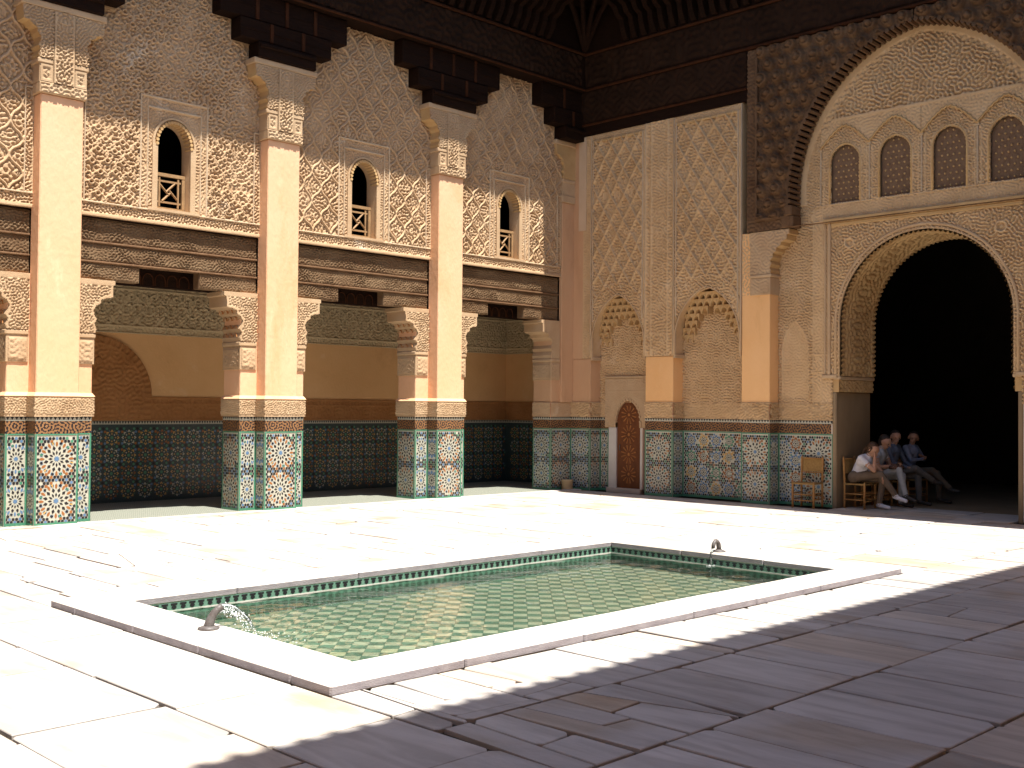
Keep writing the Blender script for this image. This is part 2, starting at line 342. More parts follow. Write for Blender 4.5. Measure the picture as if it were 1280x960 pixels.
# ------------------------------------------------------------------ zellige mosaic as small raised tiles
LOST = random.Random(21)
def zellige(mb, W, H, xf, rosettes, pitch=0.047, hexr=0.0212, border=True):
    pitch, hexr = 0.047, 0.0228
    """xf(u, v, d) -> point d metres proud of the wall; rosettes = (u, v, R, n, ring colour)"""
    def quad(u0, u1, v0, v1, c, d=0.003): mb.add([xf(u0, v0, d), xf(u1, v0, d), xf(u1, v1, d), xf(u0, v1, d)], [(0, 1, 2, 3)], c)
    def poly(pts, c, d=0.003):
        us = [p[0] for p in pts]; vs = [p[1] for p in pts]
        cu, cv = sum(us)/len(us), sum(vs)/len(vs)
        if LOST.random() < .018: return
        if cu < bo or cu > W-bo or cv < bo+0.02 or cv > H-bo: return
        mb.add([xf(min(max(u, bo), W-bo), min(max(v, bo), H-bo), d) for u, v in pts], [list(range(len(pts)))], c)
    bo = 0.030 if border else 0.0
    mb.add([xf(0, 0, 0), xf(W, 0, 0), xf(W, H, 0), xf(0, H, 0)], [(0, 1, 2, 3)], W_)
    if border:
        g = 0.004
        quad(0.002, bo-g, 0.05, H-0.002, G_, 0.006); quad(W-bo+g, W-0.002, 0.05, H-0.002, G_, 0.006)
        quad(0.002, W-0.002, 0.002, 0.05, G_, 0.008); quad(bo, W-bo, H-0.022, H-0.002, G_, 0.006)
    for (cu, cv, R, n, rc) in rosettes:
        def pt(r, a): return (cu+r*R*math.cos(a), cv+r*R*math.sin(a))
        st = 2*PI/n; big = R > 0.18
        poly([pt(0.19 if i % 2 else 0.11, i*PI/8) for i in range(16)], B_ if big else K_)
        for k in range(n):
            a = k*st+PI/2; h = st/2
            if big:
                poly([pt(0.23, a), pt(0.36, a-0.34*st), pt(0.50, a), pt(0.36, a+0.34*st)], K_)
                poly([pt(0.50, a+h), pt(0.63, a+h-0.30*st), pt(0.79, a+h), pt(0.63, a+h+0.30*st)], K_)
                poly([pt(0.70, a), pt(0.80, a-0.15*st), pt(0.93, a-0.15*st), pt(1.03, a), pt(0.93, a+0.15*st), pt(0.80, a+0.15*st)], rc)
                poly([pt(0.80, a+h-.20*st), pt(1.03, a+h-.20*st), pt(0.90, a+h-.06*st)], B_); poly([pt(0.80, a+h+.20*st), pt(0.90, a+h+.06*st), pt(1.03, a+h+.20*st)], B_)
                poly([pt(0.82, a+h), pt(0.92, a+h-0.20*st), pt(1.04, a+h), pt(0.92, a+h+0.20*st)], K_ if k % 2 else (Y_ if rc == R_ and k % 4 == 0 else G_))
            else:
                poly([pt(0.24, a), pt(0.36, a-0.34*st), pt(0.52, a), pt(0.36, a+0.34*st)], K_)
                poly([pt(0.64, a-0.34*st), pt(0.86, a-0.40*st), pt(1.03, a), pt(0.86, a+0.40*st), pt(0.64, a+0.34*st)], rc)
                poly([pt(0.50, a+h), pt(0.60, a+h-0.24*st), pt(0.74, a+h), pt(0.60, a+h+0.24*st)], K_)
    ni = int(W/pitch)+2; nj = int(H/(pitch*0.87))+2
    u00 = W/2-pitch*(ni//2)
    for j in range(nj):
        for i in range(ni+1):
            u = u00+(i+0.5*(j % 2))*pitch; v = 0.06+j*pitch*0.87
            dmin = 9; rc = B_
            for (cu, cv, R, n, c) in rosettes:
                d = math.hypot(u-cu, v-cv)/R
                if d < dmin: dmin = d; rc = c
            if dmin < 1.06: continue
            t3 = (i-j//2-(j % 2)*0+2*j) % 3
            if t3 != 1: c = K_
            elif dmin < 1.18: c = rc
            else: c = (B_, G_, G_, B_, R_)[int((u*5.3+v*7.1)*3) % 5]
            poly([(u+hexr*math.cos(PI/6+q*PI/3), v+hexr*math.sin(PI/6+q*PI/3)) for q in range(6)], c)
def scraped_band(mb, L, z0, z1, xf, res=0.013, seed=0.0):
    """black glaze scraped off a terracotta ground, a line of dog teeth above"""
    nu = max(2, int(L/res)); nv = int((z1-z0)/res)
    us = np.linspace(0, L, nu+1); vs = np.linspace(z0, z1, nv+1)
    U, V = np.meshgrid((us[:-1]+us[1:])/2, (vs[:-1]+vs[1:])/2, indexing='ij')
    M = lab(U+seed, V*1.0, 0.046, 1) > -0.05
    k = len(mb.v)
    mb.v += [tuple(xf(u, v, 0.002)) for u in us for v in vs]
    for i in range(nu):
        for j in range(nv):
            a = k+i*(nv+1)+j
            mb.f.append([a, a+nv+1, a+nv+2, a+1]); mb.m.append(T_ if M[i, j] else K_)
    mb.add([xf(0, z1, 0.004), xf(L, z1, 0.004), xf(L, z1+0.056, 0.004), xf(0, z1+0.056, 0.004)], [(0, 1, 2, 3)], W_)
    n = max(2, int(L/0.058)); w = L/n
    for i in range(n):
        u = (i+0.5)*w
        mb.add([xf(u-w*0.40, z1+0.053, 0.007), xf(u, z1+0.010, 0.007), xf(u+w*0.40, z1+0.053, 0.007)], [(0, 1, 2)], K_)
ZD = 1.27; ZB = 1.445; ZT = 1.503; ZS = 1.80

# plan figures, camera stands at x = 0, y = 0
PITCH = 3.61; CX = [2.80, 6.41, 10.02, 13.64]        # pillar axes
YF, YW, YJ = 15.30, 15.56, 16.06                     # shaft face, wall face, back of the wall
XF, XN, XB = 17.25, 17.58, 17.55                     # east wall face, niche back, portal wall
YB = 18.2; XE = 17.95                                # gallery back wall, gallery end wall
YC = 8.13                                            # portal axis
BAYS = [(3.10, 6.11), (6.71, 9.72), (10.32, 13.34), (13.94, 16.88)]
LZ0, LZ1 = 3.48, 4.41                                # lintel
POOL = dict(x0=3.85, x1=11.05, y0=5.33, y1=9.27, ix0=4.33, ix1=10.50, iy0=5.75, iy1=8.80, h=0.06)

# ================================================================== SETTING: courtyard floor
def build_floor():
    base = MB()
    P = POOL
    for (a, b, c, d) in ((-4, P['ix0']-0.2, -1.3, 15.4), (P['ix1']+0.2, XE+0.0, -1.3, 15.4), (P['ix0']-0.2, P['ix1']+0.2, -1.3, P['iy0']-0.2), (P['ix0']-0.2, P['ix1']+0.2, P['iy1']+0.2, 15.4)):
        base.add([(a, c, -0.026), (b, c, -0.026), (b, d, -0.026), (a, d, -0.026)], [(0, 1, 2, 3)])
    base.add([(XE, YC-1.6, -0.018), (27, YC-1.6, -0.018), (27, YC+1.6, -0.018), (XE, YC+1.6, -0.018)], [(0, 1, 2, 3)])
    fl = base.build('courtyard_floor', 'grout'); tag(fl, kind='structure')
    rr = random.Random(5)
    polys = []
    def inpool(x, y): return P['x0']-0.0 < x < P['x1'] and P['y0'] < y < P['y1']
    def cliprect(x0, x1, y0, y1):
        out = [(x0, x1, y0, y1)]
        bx0, bx1, by0, by1 = P['x0']+0.004, P['x1']-0.004, P['y0']+0.004, P['y1']-0.004
        res = []
        for a, b, c, d in out:
            if b <= bx0 or a >= bx1 or d <= by0 or c >= by1: res.append((a, b, c, d)); continue
            if a < bx0: res.append((a, bx0, c, d)); a = bx0
            if b > bx1: res.append((bx1, b, c, d)); b = bx1
            if c < by0: res.append((a, b, c, by0))
            if d > by1: res.append((a, b, by1, d))
        return [r for r in res if r[1]-r[0] > 0.05 and r[3]-r[2] > 0.05]
    def strip_x(xa, xb, ya, yb):            # rows that run along X, slabs long in Y
        y = ya
        while y < yb-0.05:
            h = rr.choice([0.6, 0.8, 0.95, 1.05]); h = min(h, yb-y)
            if yb-(y+h) < 0.3: h = yb-y
            x = xa-rr.random()*0.5
            while x < xb:
                w = rr.uniform(0.34, 0.66); x2 = min(x+w, xb)
                if xb-x2 < 0.2: x2 = xb
                polys.extend(cliprect(max(x, xa), x2, y, y+h)); x = x2
            y += h
    def strip_y(xa, xb, ya, yb):            # columns that run along Y
        x = xa
        while x < xb-0.05:
            w = rr.choice([0.5, 0.62, 0.75, 0.85]); w = min(w, xb-x)
            if xb-(x+w) < 0.3: w = xb-x
            y = ya-rr.random()*0.6
            while y < yb:
                h = rr.uniform(0.6, 1.35); y2 = min(y+h, yb)
                if yb-y2 < 0.25: y2 = yb
                polys.extend(cliprect(x, x+w, max(y, ya), y2)); y = y2
            x += w
    strip_y(-2.0, 3.85, 3.0, 11.0)
    strip_x(3.85, 17.2, -1.2, 5.33); strip_x(-2.0, 3.85, -1.2, 3.0)
    strip_x(3.85, 11.05, 9.27, 11.0)
    strip_x(11.05, 17.2, 5.33, 11.0); strip_x(-2.0, 17.2, 11.0, 15.38)
    strip_x(17.2, 18.7, YC-1.5, YC+1.5)
    g = 0.0105
    items = []
    for (a, b, c, d) in polys:
        gs = [g*rr.choice([.5, .7, 1, 1.5]) for _ in range(4)]
        pts = [(a+gs[0], c+gs[1]), (b-gs[2], c+gs[1]), (b-gs[2], d-gs[3]), (a+gs[0], d-gs[3])]
        # some slabs are broken: cut along a slanted crack, or along several
        pieces = [pts]
        cx, cy = (a+b)/2, (c+d)/2
        near = math.hypot(cx-4.6, cy-4.3)
        ncut = 0
        if near < 0.9: ncut = 2
        elif rr.random() < 0.10: ncut = 1
        for _ in range(ncut):
            new = []
            for q in pieces:
                if len(new)+len(pieces) > 7: new.append(q); continue
                mx = sum(p[0] for p in q)/len(q)+rr.uniform(-.1, .1); my = sum(p[1] for p in q)/len(q)+rr.uniform(-.1, .1)
                an = rr.choice([0, PI/2])+rr.gauss(0, .16); nx, ny = math.cos(an), math.sin(an)
                for sgn in (1, -1):
                    o = []
                    for i in range(len(q)):
                        p0, p1 = q[i], q[(i+1) % len(q)]
                        d0 = sgn*((p0[0]-mx)*nx+(p0[1]-my)*ny)-0.006; d1 = sgn*((p1[0]-mx)*nx+(p1[1]-my)*ny)-0.006
                        if d0 >= 0: o.append(p0)
                        if (d0 >= 0) != (d1 >= 0): t = d0/(d0-d1); o.append((p0[0]+(p1[0]-p0[0])*t, p0[1]+(p1[1]-p0[1])*t))
                    if len(o) >= 3:
                        ar = abs(sum(o[i][0]*o[(i+1) % len(o)][1]-o[(i+1) % len(o)][0]*o[i][1] for i in range(len(o)))/2)
                        if ar > 0.012 and True: new.append(o)
            pieces = new
        for q in pieces:
            # nibble corners
            o = []
            for i, p in enumerate(q):
                pp, pn = q[i-1], q[(i+1) % len(q)]
                if rr.random() < 0.3:
                    t = rr.uniform(0.015, 0.05)
                    for e in (pp, pn):
                        L = math.hypot(e[0]-p[0], e[1]-p[1]) or 1
                        o.append((p[0]+(e[0]-p[0])/L*min(t, L*0.3), p[1]+(e[1]-p[1])/L*min(t, L*0.3)))
                else: o.append((p[0]+rr.uniform(-.003, .003), p[1]+rr.uniform(-.003, .003)))
            cx = sum(p[0] for p in o)/len(o); cy = sum(p[1] for p in o)/len(o)
            ar = abs(sum(o[i][0]*o[(i+1) % len(o)][1]-o[(i+1) % len(o)][0]*o[i][1] for i in range(len(o)))/2)
            fwd = cx*0.706+cy*0.708; side = cx*0.708-cy*0.706
            vis = fwd > 1.6 and abs(side)/max(fwd, .1) < 0.50 and 1.68/fwd < 0.37
            items.append((ar/max(fwd, 1)**3 if vis else ar*1e-9, o, cx, cy))
    items.sort(key=lambda t: -t[0])
    def slab(mb, o, cx, cy):
        z = rr.uniform(-0.004, 0.003); tx, ty = rr.uniform(-.004, .004), rr.uniform(-.004, .004); n = len(o)
        def zz(x, y): return z+tx*(x-cx)+ty*(y-cy)
        ins = 0.006
        top = []
        for (x, y) in o:
            L = math.hypot(x-cx, y-cy) or 1; top.append((x-(x-cx)/L*ins, y-(y-cy)/L*ins, zz(x, y)))
        mid = [(x, y, zz(x, y)-0.005) for x, y in o]; bot = [(x, y, -0.04) for x, y in o]
        fs = [list(range(n))]
        for i in range(n):
            j = (i+1) % n; fs += [[i, n+i, n+j, j], [n+i, 2*n+i, 2*n+j, n+j]]
        mb.add(top+mid+bot, fs)
    for k, (w, o, cx, cy) in enumerate(items[:300]):
        mb = MB(); slab(mb, o, cx, cy); me_o = mb.build('paving_slab', 'marble', fl)
    mb = MB()
    for (w, o, cx, cy) in items[300:]: slab(mb, o, cx, cy)
    r = mb.build('paving_slabs', 'marble', fl); r['kind'] = 'stuff'
    # gallery floor behind the pillars
    gf = MB(); gf.box(-1, XE, 15.38, YB, -0.05, 0.012); o = gf.build('gallery_floor', 'mosaic_floor'); tag(o, kind='structure')
    m = MATS['mosaic_floor']; n = m.node_tree.nodes; l = m.node_tree.links
    ck = n.new('ShaderNodeTexChecker'); geo = n.new('ShaderNodeNewGeometry'); l.new(geo.outputs['Position'], ck.inputs['Vector'])
    ck.inputs['Scale'].default_value = 22; ck.inputs['Color1'].default_value = (0.30, 0.30, 0.25, 1); ck.inputs['Color2'].default_value = (0.10, 0.115, 0.09, 1)
    mp = n.new('ShaderNodeMapping'); mp.inputs['Rotation'].default_value = (0, 0, PI/4); l.new(geo.outputs['Position'], mp.inputs['Vector']); l.new(mp.outputs[0], ck.inputs['Vector'])
    l.new(ck.outputs['Color'], n['Principled BSDF'].inputs['Base Color'])
    kb = MB(); kb.bbox(-1, 17.2, 15.2, 15.385, -0.03, 0.022, 0.008); tag(kb.build('gallery_step', 'marble'), kind='structure')
build_floor()

# ================================================================== POOL
def build_pool():
    P = POOL; h = P['h']
    t = thing('pool', ((P['x0']+P['x1'])/2, (P['y0']+P['y1'])/2, 0), 'rectangular sunken pool with raised white marble rim and green tiles', 'pool')
    rr = random.Random(3)
    # coping slabs
    def cop(x0, x1, y0, y1):
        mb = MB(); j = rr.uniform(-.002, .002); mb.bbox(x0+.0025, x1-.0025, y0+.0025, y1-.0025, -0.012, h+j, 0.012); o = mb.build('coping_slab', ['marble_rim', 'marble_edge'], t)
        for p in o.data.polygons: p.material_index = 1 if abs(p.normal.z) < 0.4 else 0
    for (y0, y1) in ((P['y0'], P['iy0']), (P['iy1'], P['y1'])):
        x = P['x0']
        while x < P['x1']-.01:
            w = rr.uniform(0.9, 1.6); x2 = min(x+w, P['x1']);
            if P['x1']-x2 < 0.5: x2 = P['x1']
            cop(x, x2, y0, y1); x = x2
    for (x0, x1) in ((P['x0'], P['ix0']), (P['ix1'], P['x1'])):
        y = P['iy0']; cuts = [1.1, 2.05, 3.05] if x0 < 5 else [0.9, 2.0, 3.05]
        for c in cuts: cop(x0, x1, y, P['iy0']+c); y = P['iy0']+c
    # dark lip under the coping and basin walls
    a, b, c, d = P['ix0'], P['ix1'], P['iy0'], P['iy1']; zb = -0.21
    mb = MB()
    mb.box(a-0.12, a+0.0, c-0.12, d+0.12, zb-0.05, -0.0125); mb.box(b, b+0.12, c-0.12, d+0.12, zb-0.05, -0.0125)
    mb.box(a, b, c-0.12, c, zb-0.05, -0.0125); mb.box(a, b, d, d+0.12, zb-0.05, -0.0125)
    mb.build('basin_wall', 'pool_cyan', t)
    mb = MB(); e = .004
    for (p, q, r_, w) in ((a-.01, a+e, c, d), (b-e, b+.01, c, d), (a+e, b-e, c-.01, c+e), (a+e, b-e, d-e, d+.01)): mb.box(p, q, r_, w, -.088, -.074)
    mb.build('mineral_line', 'marble_rim', t)
    # merlon tiles along the basin wall: dark teeth over green
    mb = MB()
    def teeth(L, xf):
        n = int(L/0.085); w = L/n
        for i in range(n):
            u = (i+.5)*w
            mb.add([xf(u-w*.36, -0.014), xf(u+w*.36, -0.014), xf(u+w*.36, -0.026), xf(u+w*.14, -0.034), xf(u+w*.30, -0.05), xf(u, -0.07), xf(u-w*.30, -0.05), xf(u-w*.14, -0.034), xf(u-w*.36, -0.026)], [list(range(9))], 0)
            mb.add([xf(u-w*.45, -0.12), xf(u+w*.45, -0.12), xf(u+w*.45, -0.20), xf(u-w*.45, -0.20)], [(0, 1, 2, 3)], 1)
    teeth(b-a, lambda u, z: (a+u, d-0.003, z)); teeth(b-a, lambda u, z: (a+u, c+0.003, z))
    teeth(d-c, lambda u, z: (b-0.003, c+u, z)); teeth(d-c, lambda u, z: (a+0.003, c+u, z))
    o = mb.build('merlon_tiles', [Z['zk'], MATS['pool_green']], t); o['kind'] = 'stuff'
    mb = MB(); mb.box(a, b, c, d, zb-0.06, zb-0.008); mb.build('basin_floor', 'pool_green', t)
    # checker of tiles set on the diagonal
    s = 0.128; tiles = []
    q = s/2*0.997
    for i in range(-80, 120):
        for j in range(-80, 120):
            x = (i-j)*s*0.7071+7.0; y = (i+j)*s*0.7071+2.0
            if a+.05 < x < b-.05 and c+.05 < y < d-.05: tiles.append((math.hypot(x-a, y-c), x, y, (i+j) % 2 if False else (i % 2+j) % 2))
    tiles.sort()
    def tile_mesh(mname):
        m_ = MB(); r2 = q*1.41421*0.7071*1.41421
        pts = [(0, -r2), (r2, 0), (0, r2), (-r2, 0)]
        m_.add([(x, y, 0) for x, y in pts]+[(x*.975, y*.975, 0.012) for x, y in pts], [(4, 5, 6, 7), (0, 1, 5, 4), (1, 2, 6, 5), (2, 3, 7, 6), (3, 0, 4, 7)])
        me = bpy.data.meshes.new('floor_tile'); me.from_pydata(m_.v, [], m_.f); me.materials.append(MATS[mname]); return me
    tm = [tile_mesh('pool_green'), tile_mesh('pool_cream')]
    tl = world_loc(t)
    for k, (dd, x, y, c_) in enumerate(tiles[:300]):
        o = bpy.data.objects.new('floor_tile', tm[c_]); COL.objects.link(o); o.parent = t; o.location = Vector((x, y, zb-0.012))-tl
    mb = MB()
    r2 = q*1.41421
    for (dd, x, y, c_) in tiles[300:]:
        pts = [(0, -r2), (r2, 0), (0, r2), (-r2, 0)]; z0 = zb-0.012
        mb.add([(x+u, y+v, z0) for u, v in pts]+[(x+u*.975, y+v*.975, z0+.012) for u, v in pts], [(4, 5, 6, 7), (0, 1, 5, 4), (1, 2, 6, 5), (2, 3, 7, 6), (3, 0, 4, 7)], c_)
    o = mb.build('floor_tiles', [MATS['pool_green'], MATS['pool_cream']], t, recalc=False); o['kind'] = 'stuff'
    # water: a rippled sheet, livelier round the near spout
    WZ = -0.082
    def hf(U, V):
        r1 = np.hypot(U-4.95, V-7.27); r2_ = np.hypot(U-10.30, V-7.33)
        w = 0.0010*np.sin(7*U+3*V)+0.0008*np.sin(-5*U+9*V+1)+0.0020*lab(U, V, 0.30, 2)
        w = w+0.007*np.exp(-(r1/0.9)**2)*lab(U, V, 0.10, 0)+0.0035*np.exp(-(r1/1.6)**2)*np.sin(r1*34)+0.003*np.exp(-(r2_/0.5)**2)*np.sin(r2_*40)
        w = w+0.0036*np.exp(-((U-4.33)/1.8)**2)*lab(U, V, 0.16, 1)
        return w
    wo = relief('water', 'water', None, a+.001, b-.001, c+.001, d-.001, 0.03, hf, lambda u, v, h_: (u, v, WZ+h_))
    wo.data.polygons.foreach_set('use_smooth', [True]*len(wo.data.polygons)); tag(wo, kind='structure')
    # spouts
    def spout(x, y, s, label, splash):
        sp = thing('fountain_spout', (x, y, h), label, 'spout', 'spouts of the pool')
        m1 = MB(); m1.lathe(x, y, [(0.0, h-.002), (0.075, h-.002), (0.078, h+.012), (0.05, h+.022), (0.03, h+.03)], 16); m1.build('base_flange', 'iron', sp, True)
        pts = []
        if splash:
            for i in range(9):
                k = i/8; pts.append((x+s*(.025*k+.065*k**3), y-.03*k, h+.012+.165*k-.02*k**4))
            rad = [.040, .038, .036, .033, .031, .029, .027, .026, .028]
        else:
            for i in range(9):
                a_ = PI*0.92*i/8; pts.append((x+s*0.06*(1-math.cos(a_)), y, h+.012+.115*math.sin(a_)**.8))
            rad = [.030, .028, .026, .025, .024, .023, .022, .022, .021]
        m1 = MB(); m1.tube(pts, rad, 10); m1.build('pipe', 'iron', sp, True)
        ex, ey, ez = pts[-1]
        jet = []; v0 = 0.95 if splash else 0.22
        for i in range(11):
            tt = i/10*(0.30 if splash else 0.235); jet.append((ex+s*v0*tt, y+0.01*math.sin(i*1.3), ez+0.15*tt-4.9*tt*tt*(0.55 if splash else 1)))
        jet = [p for p in jet if p[2] > WZ-0.01]
        m1 = MB(); m1.tube(jet, [.010+.006*abs(math.sin(i*2.1)) for i in range(len(jet))], 7); m1.build('water_jet', 'jet_water', sp, True)
        m1 = MB(); m1.tube(jet, [.003+.005*abs(math.sin(i*1.7)) for i in range(len(jet))], 6); m1.build('jet_core', 'foam', sp, True)
        m1 = MB(); rr2 = random.Random(8); jx, jy = jet[-1][0], jet[-1][1]
        for _ in range(520 if splash else 40):
            if splash and rr2.random() < 0.45:
                k = rr2.random(); px_ = ex+s*v0*0.30*k; py_ = y+rr2.gauss(0, .02+.05*k); pz = ez-0.03-0.2*k*k+rr2.gauss(0, .02)
            else:
                px_ = jx+rr2.gauss(0, .13 if splash else .03); py_ = jy+rr2.gauss(0, .15 if splash else .03); pz = WZ+abs(rr2.gauss(0, .028 if splash else .008))
            if pz < WZ: pz = WZ+.004
            r_ = rr2.uniform(.002, .0062)
            m1.add([(px_+r_, py_, pz), (px_-r_, py_, pz), (px_, py_+r_, pz), (px_, py_-r_, pz), (px_, py_, pz+r_), (px_, py_, pz-r_)],
                   [(0, 2, 4), (2, 1, 4), (1, 3, 4), (3, 0, 4), (2, 0, 5), (1, 2, 5), (3, 1, 5), (0, 3, 5)])
        o_ = m1.build('water_drops', 'foam', sp); o_['kind'] = 'stuff'
    spout(4.17, 7.27, 1, 'curved metal spout spraying water at the near left end of the pool', True)
    spout(10.66, 7.33, -1, 'small hooked spout dribbling water at the far right end of the pool', False)
build_pool()

# ================================================================== ARCADE PILLARS
def corbel_profile(s):
    """lobed corbel beside an arch: (u from the wing edge outwards, z); s = +1 overhangs to +x"""
    pts = [(-0.285, 2.70), (0.02, 2.70), (0.03, 2.76), (0.0, 2.84), (0.035, 2.90), (0.0, 2.965), (-0.015, 3.03), (0.03, 3.10), (0.085, 3.125), (0.10, 3.185), (0.165, 3.215), (0.225, 3.215), (0.27, 3.235), (0.275, 3.40), (0.315, 3.415), (0.315, 3.475), (-0.285, 3.475)]
    return [(s*u, z) for u, z in pts]
def build_pillar(cx, name_label):
    t = thing('arcade_pillar', (cx, YF+0.4, 0), name_label, 'pillar', 'pillars of the arcade')
    # core of the pier and shaft in plaster
    mb = MB(); mb.bbox(cx-0.6, cx+0.6, YW, YJ, ZS, LZ0, 0.012); mb.build('pier', 'plaster', t)
    mb = MB(); mb.bbox(cx-0.3, cx+0.3, YF, YW+0.02, ZS, 5.94, 0.014); mb.build('shaft', 'plaster', t)
    mb = MB(); mb.box(cx-0.598, cx+0.598, YW+0.002, YJ-0.002, 0, ZS); mb.box(cx-0.298, cx+0.298, YF+0.002, YW+0.01, 0, ZS); mb.build('plinth_core', 'plaster', t)
    # zellige panels, one per face
    faces = [
     ('front', lambda u, v, d: (cx-0.3+u, YF-d, v), 0.6, 0.235, 12),
     ('lw', lambda u, v, d: (cx-0.6+u, YW-d, v), 0.3, 0.20, 12),
     ('rw', lambda u, v, d: (cx+0.3+u, YW-d, v), 0.3, 0.20, 12),
     ('ls', lambda u, v, d: (cx-0.3-d, YW-u, v), 0.26, 0.18, 12),
     ('rs', lambda u, v, d: (cx+0.3+d, YF+u, v), 0.26, 0.18, 12),
     ('lj', lambda u, v, d: (cx-0.6-d, YJ-u, v), 0.5, 0.22, 12),
     ('rj', lambda u, v, d: (cx+0.6+d, YW+u, v), 0.5, 0.22, 12)]
    for k, (nm, xf, W, R, n) in enumerate(faces):
        mb = MB(); ca, cb = (R_, R_) if nm == 'front' else (B_, B_)
        if nm in ('ls', 'rs', 'lj', 'rj'): ca = cb = R_ if nm in ('lj', 'rj') else B_
        zellige(mb, W, ZD, xf, [(W/2, 0.345, R, n, ca), (W/2, 0.925, R, n, cb)], pitch=0.060, hexr=0.031)
        mb.build('zellige_panel', ZL, t, recalc=False)
        mb = MB(); scraped_band(mb, W, ZD+0.002, ZB, xf, seed=k*3.7+cx); mb.build('lettered_band', ZL, t, recalc=False)
        # carved stucco band over it
        hf = lambda U, V, k=k: 0.024+0.013*arab(U+k, V, 0.033, 0, 0)*(sst(0, .012, V-ZT-0.03)*sst(0, .012, ZS-0.03-V))
        def pl(u, v, h, xf=xf):
            r = xf(u, v, h); return r
        relief('carved_band', 'stucco_trim', t, -0.026, W+0.026, ZT+0.002, ZS-0.012, 0.011, hf, pl)
    mb = MB()      # sloped ledge over the band
    for (x0, x1, y0, y1) in ((cx-0.6, cx+0.6, YW, YJ), (cx-0.3, cx+0.3, YF, YW)):
        e = 0.036
        mb.add([(x0-e, y0-e, ZS-.012), (x1+e, y0-e, ZS-.012), (x1+e, y1+(e if y1 == YJ else 0), ZS-.012), (x0-e, y1+(e if y1 == YJ else 0), ZS-.012),
                (x0-.002, y0-.002, ZS+.04), (x1+.002, y0-.002, ZS+.04), (x1+.002, y1, ZS+.04), (x0-.002, y1, ZS+.04)],
               [(3, 2, 1, 0), (4, 5, 6, 7), (0, 1, 5, 4), (1, 2, 6, 5), (2, 3, 7, 6), (3, 0, 4, 7)])
    mb.build('ledge', 'plaster', t)
    # inscription blocks and lobed corbels on both sides
    for s in (-1, 1):
        e = cx+s*0.6
        x0, x1 = sorted((e+s*0.018, e-s*0.285))
        mb = MB(); mb.bbox(x0, x1, YW-0.018, YJ+0.01, 2.25, 2.62, 0.006); blk = mb.build('inscription_block', 'stucco_trim', t)
        hfb = lambda U, V: 0.004+0.014*((sst(.035, .045, V-2.25)*sst(.035, .045, 2.62-V))*(0.35+0.65*arab(U*1.6, V*0.7, 0.055, 1, 0)))
        relief('inscription', 'stucco_trim', blk, x0+.03, x1-.03, 2.27, 2.60, 0.014, hfb, on_y(YW-0.018))
        xj = e+s*0.018
        relief('inscription', 'stucco_trim', blk, YW+.02, YJ-.03, 2.27, 2.60, 0.014, hfb, (lambda u, v, h, xj=xj, s=s: (xj+s*h, u, v)))
        xa, xb = sorted((e+s*0.036, e-s*0.29)); mb = MB(); mb.bbox(xa, xb, YW-0.032, YJ+0.02, 2.621, 2.699, 0.018); mb.build('corbel_band', 'stucco_trim', t)
        prof = [(e+u, z) for u, z in corbel_profile(s)]
        mb = MB(); mb.prism(prof, 'xz', YW-0.022, YJ+0.01); cb = mb.build('lobed_corbel', 'stucco_trim', t)
        # carved spandrel on the corbel face with a rim that follows the lobes
        def inside(U, V, prof=prof):
            r = np.zeros(U.shape, bool); n = len(prof)
            for i in range(n):
                (xa, za), (xb, zb_) = prof[i], prof[(i+1) % n]
                c = ((za > V) != (zb_ > V)) & (U < (xb-xa)*(V-za)/(zb_-za+1e-9)+xa); r ^= c
            return r
        def dist_edge(U, V, prof=prof):
            d = np.full(U.shape, 9.0)
            for i in range(1, len(prof)-3):
                (xa, za), (xb, zb_) = prof[i], prof[i+1]; L2 = (xb-xa)**2+(zb_-za)**2
                tt = np.clip(((U-xa)*(xb-xa)+(V-za)*(zb_-za))/L2, 0, 1); d = np.minimum(d, np.hypot(U-xa-tt*(xb-xa), V-za-tt*(zb_-za)))
            return d
        x0, x1 = min(p[0] for p in prof), max(p[0] for p in prof)
        relief('carved_spandrel', 'stucco_trim', cb, x0+.004, x1-.004, 2.705, 3.40, 0.012,
               lambda U, V, de=dist_edge: np.where(de(U, V) < 0.035, 0.018, 0.001+0.020*arab(U, V, 0.040, 2, 0)), on_y(YW-0.023), inside)
        # scooped cells on the soffit
        mb = MB()
        for k, (zc, uo) in enumerate(((2.80, 0.012), (2.93, 0.02), (3.06, 0.02), (3.17, 0.10))):
            for jy in range(3):
                y0 = YW+0.05+jy*0.15
                cxs = e+s*uo
                for q in range(5):
                    a0 = PI*q/5; a1 = PI*(q+1)/5
                    mb.add([(cxs+s*0.03, y0+.06-.055*math.cos(a0), zc-.03+.055*math.sin(a0)), (cxs+s*0.03, y0+.06-.055*math.cos(a1), zc-.03+.055*math.sin(a1)),
                            (cxs+s*0.012, y0+.06-.065*math.cos(a1), zc-.03+.07*math.sin(a1)), (cxs+s*0.012, y0+.06-.065*math.cos(a0), zc-.03+.07*math.sin(a0))], [(0, 1, 2, 3)])
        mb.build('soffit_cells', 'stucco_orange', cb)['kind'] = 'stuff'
    build_capital(t, cx)
    return t
def cap_profile(s):
    """bracket of the upper capital, u from the shaft axis"""
    pts = [(0.285, 6.42), (0.335, 6.42), (0.345, 6.47), (0.325, 6.53), (0.355, 6.58), (0.325, 6.645), (0.325, 6.71), (0.365, 6.76), (0.375, 6.815), (0.435, 6.85), (0.475, 6.895), (0.555, 6.905), (0.57, 7.10), (0.285, 7.10)]
    return [(s*u, z) for u, z in pts]
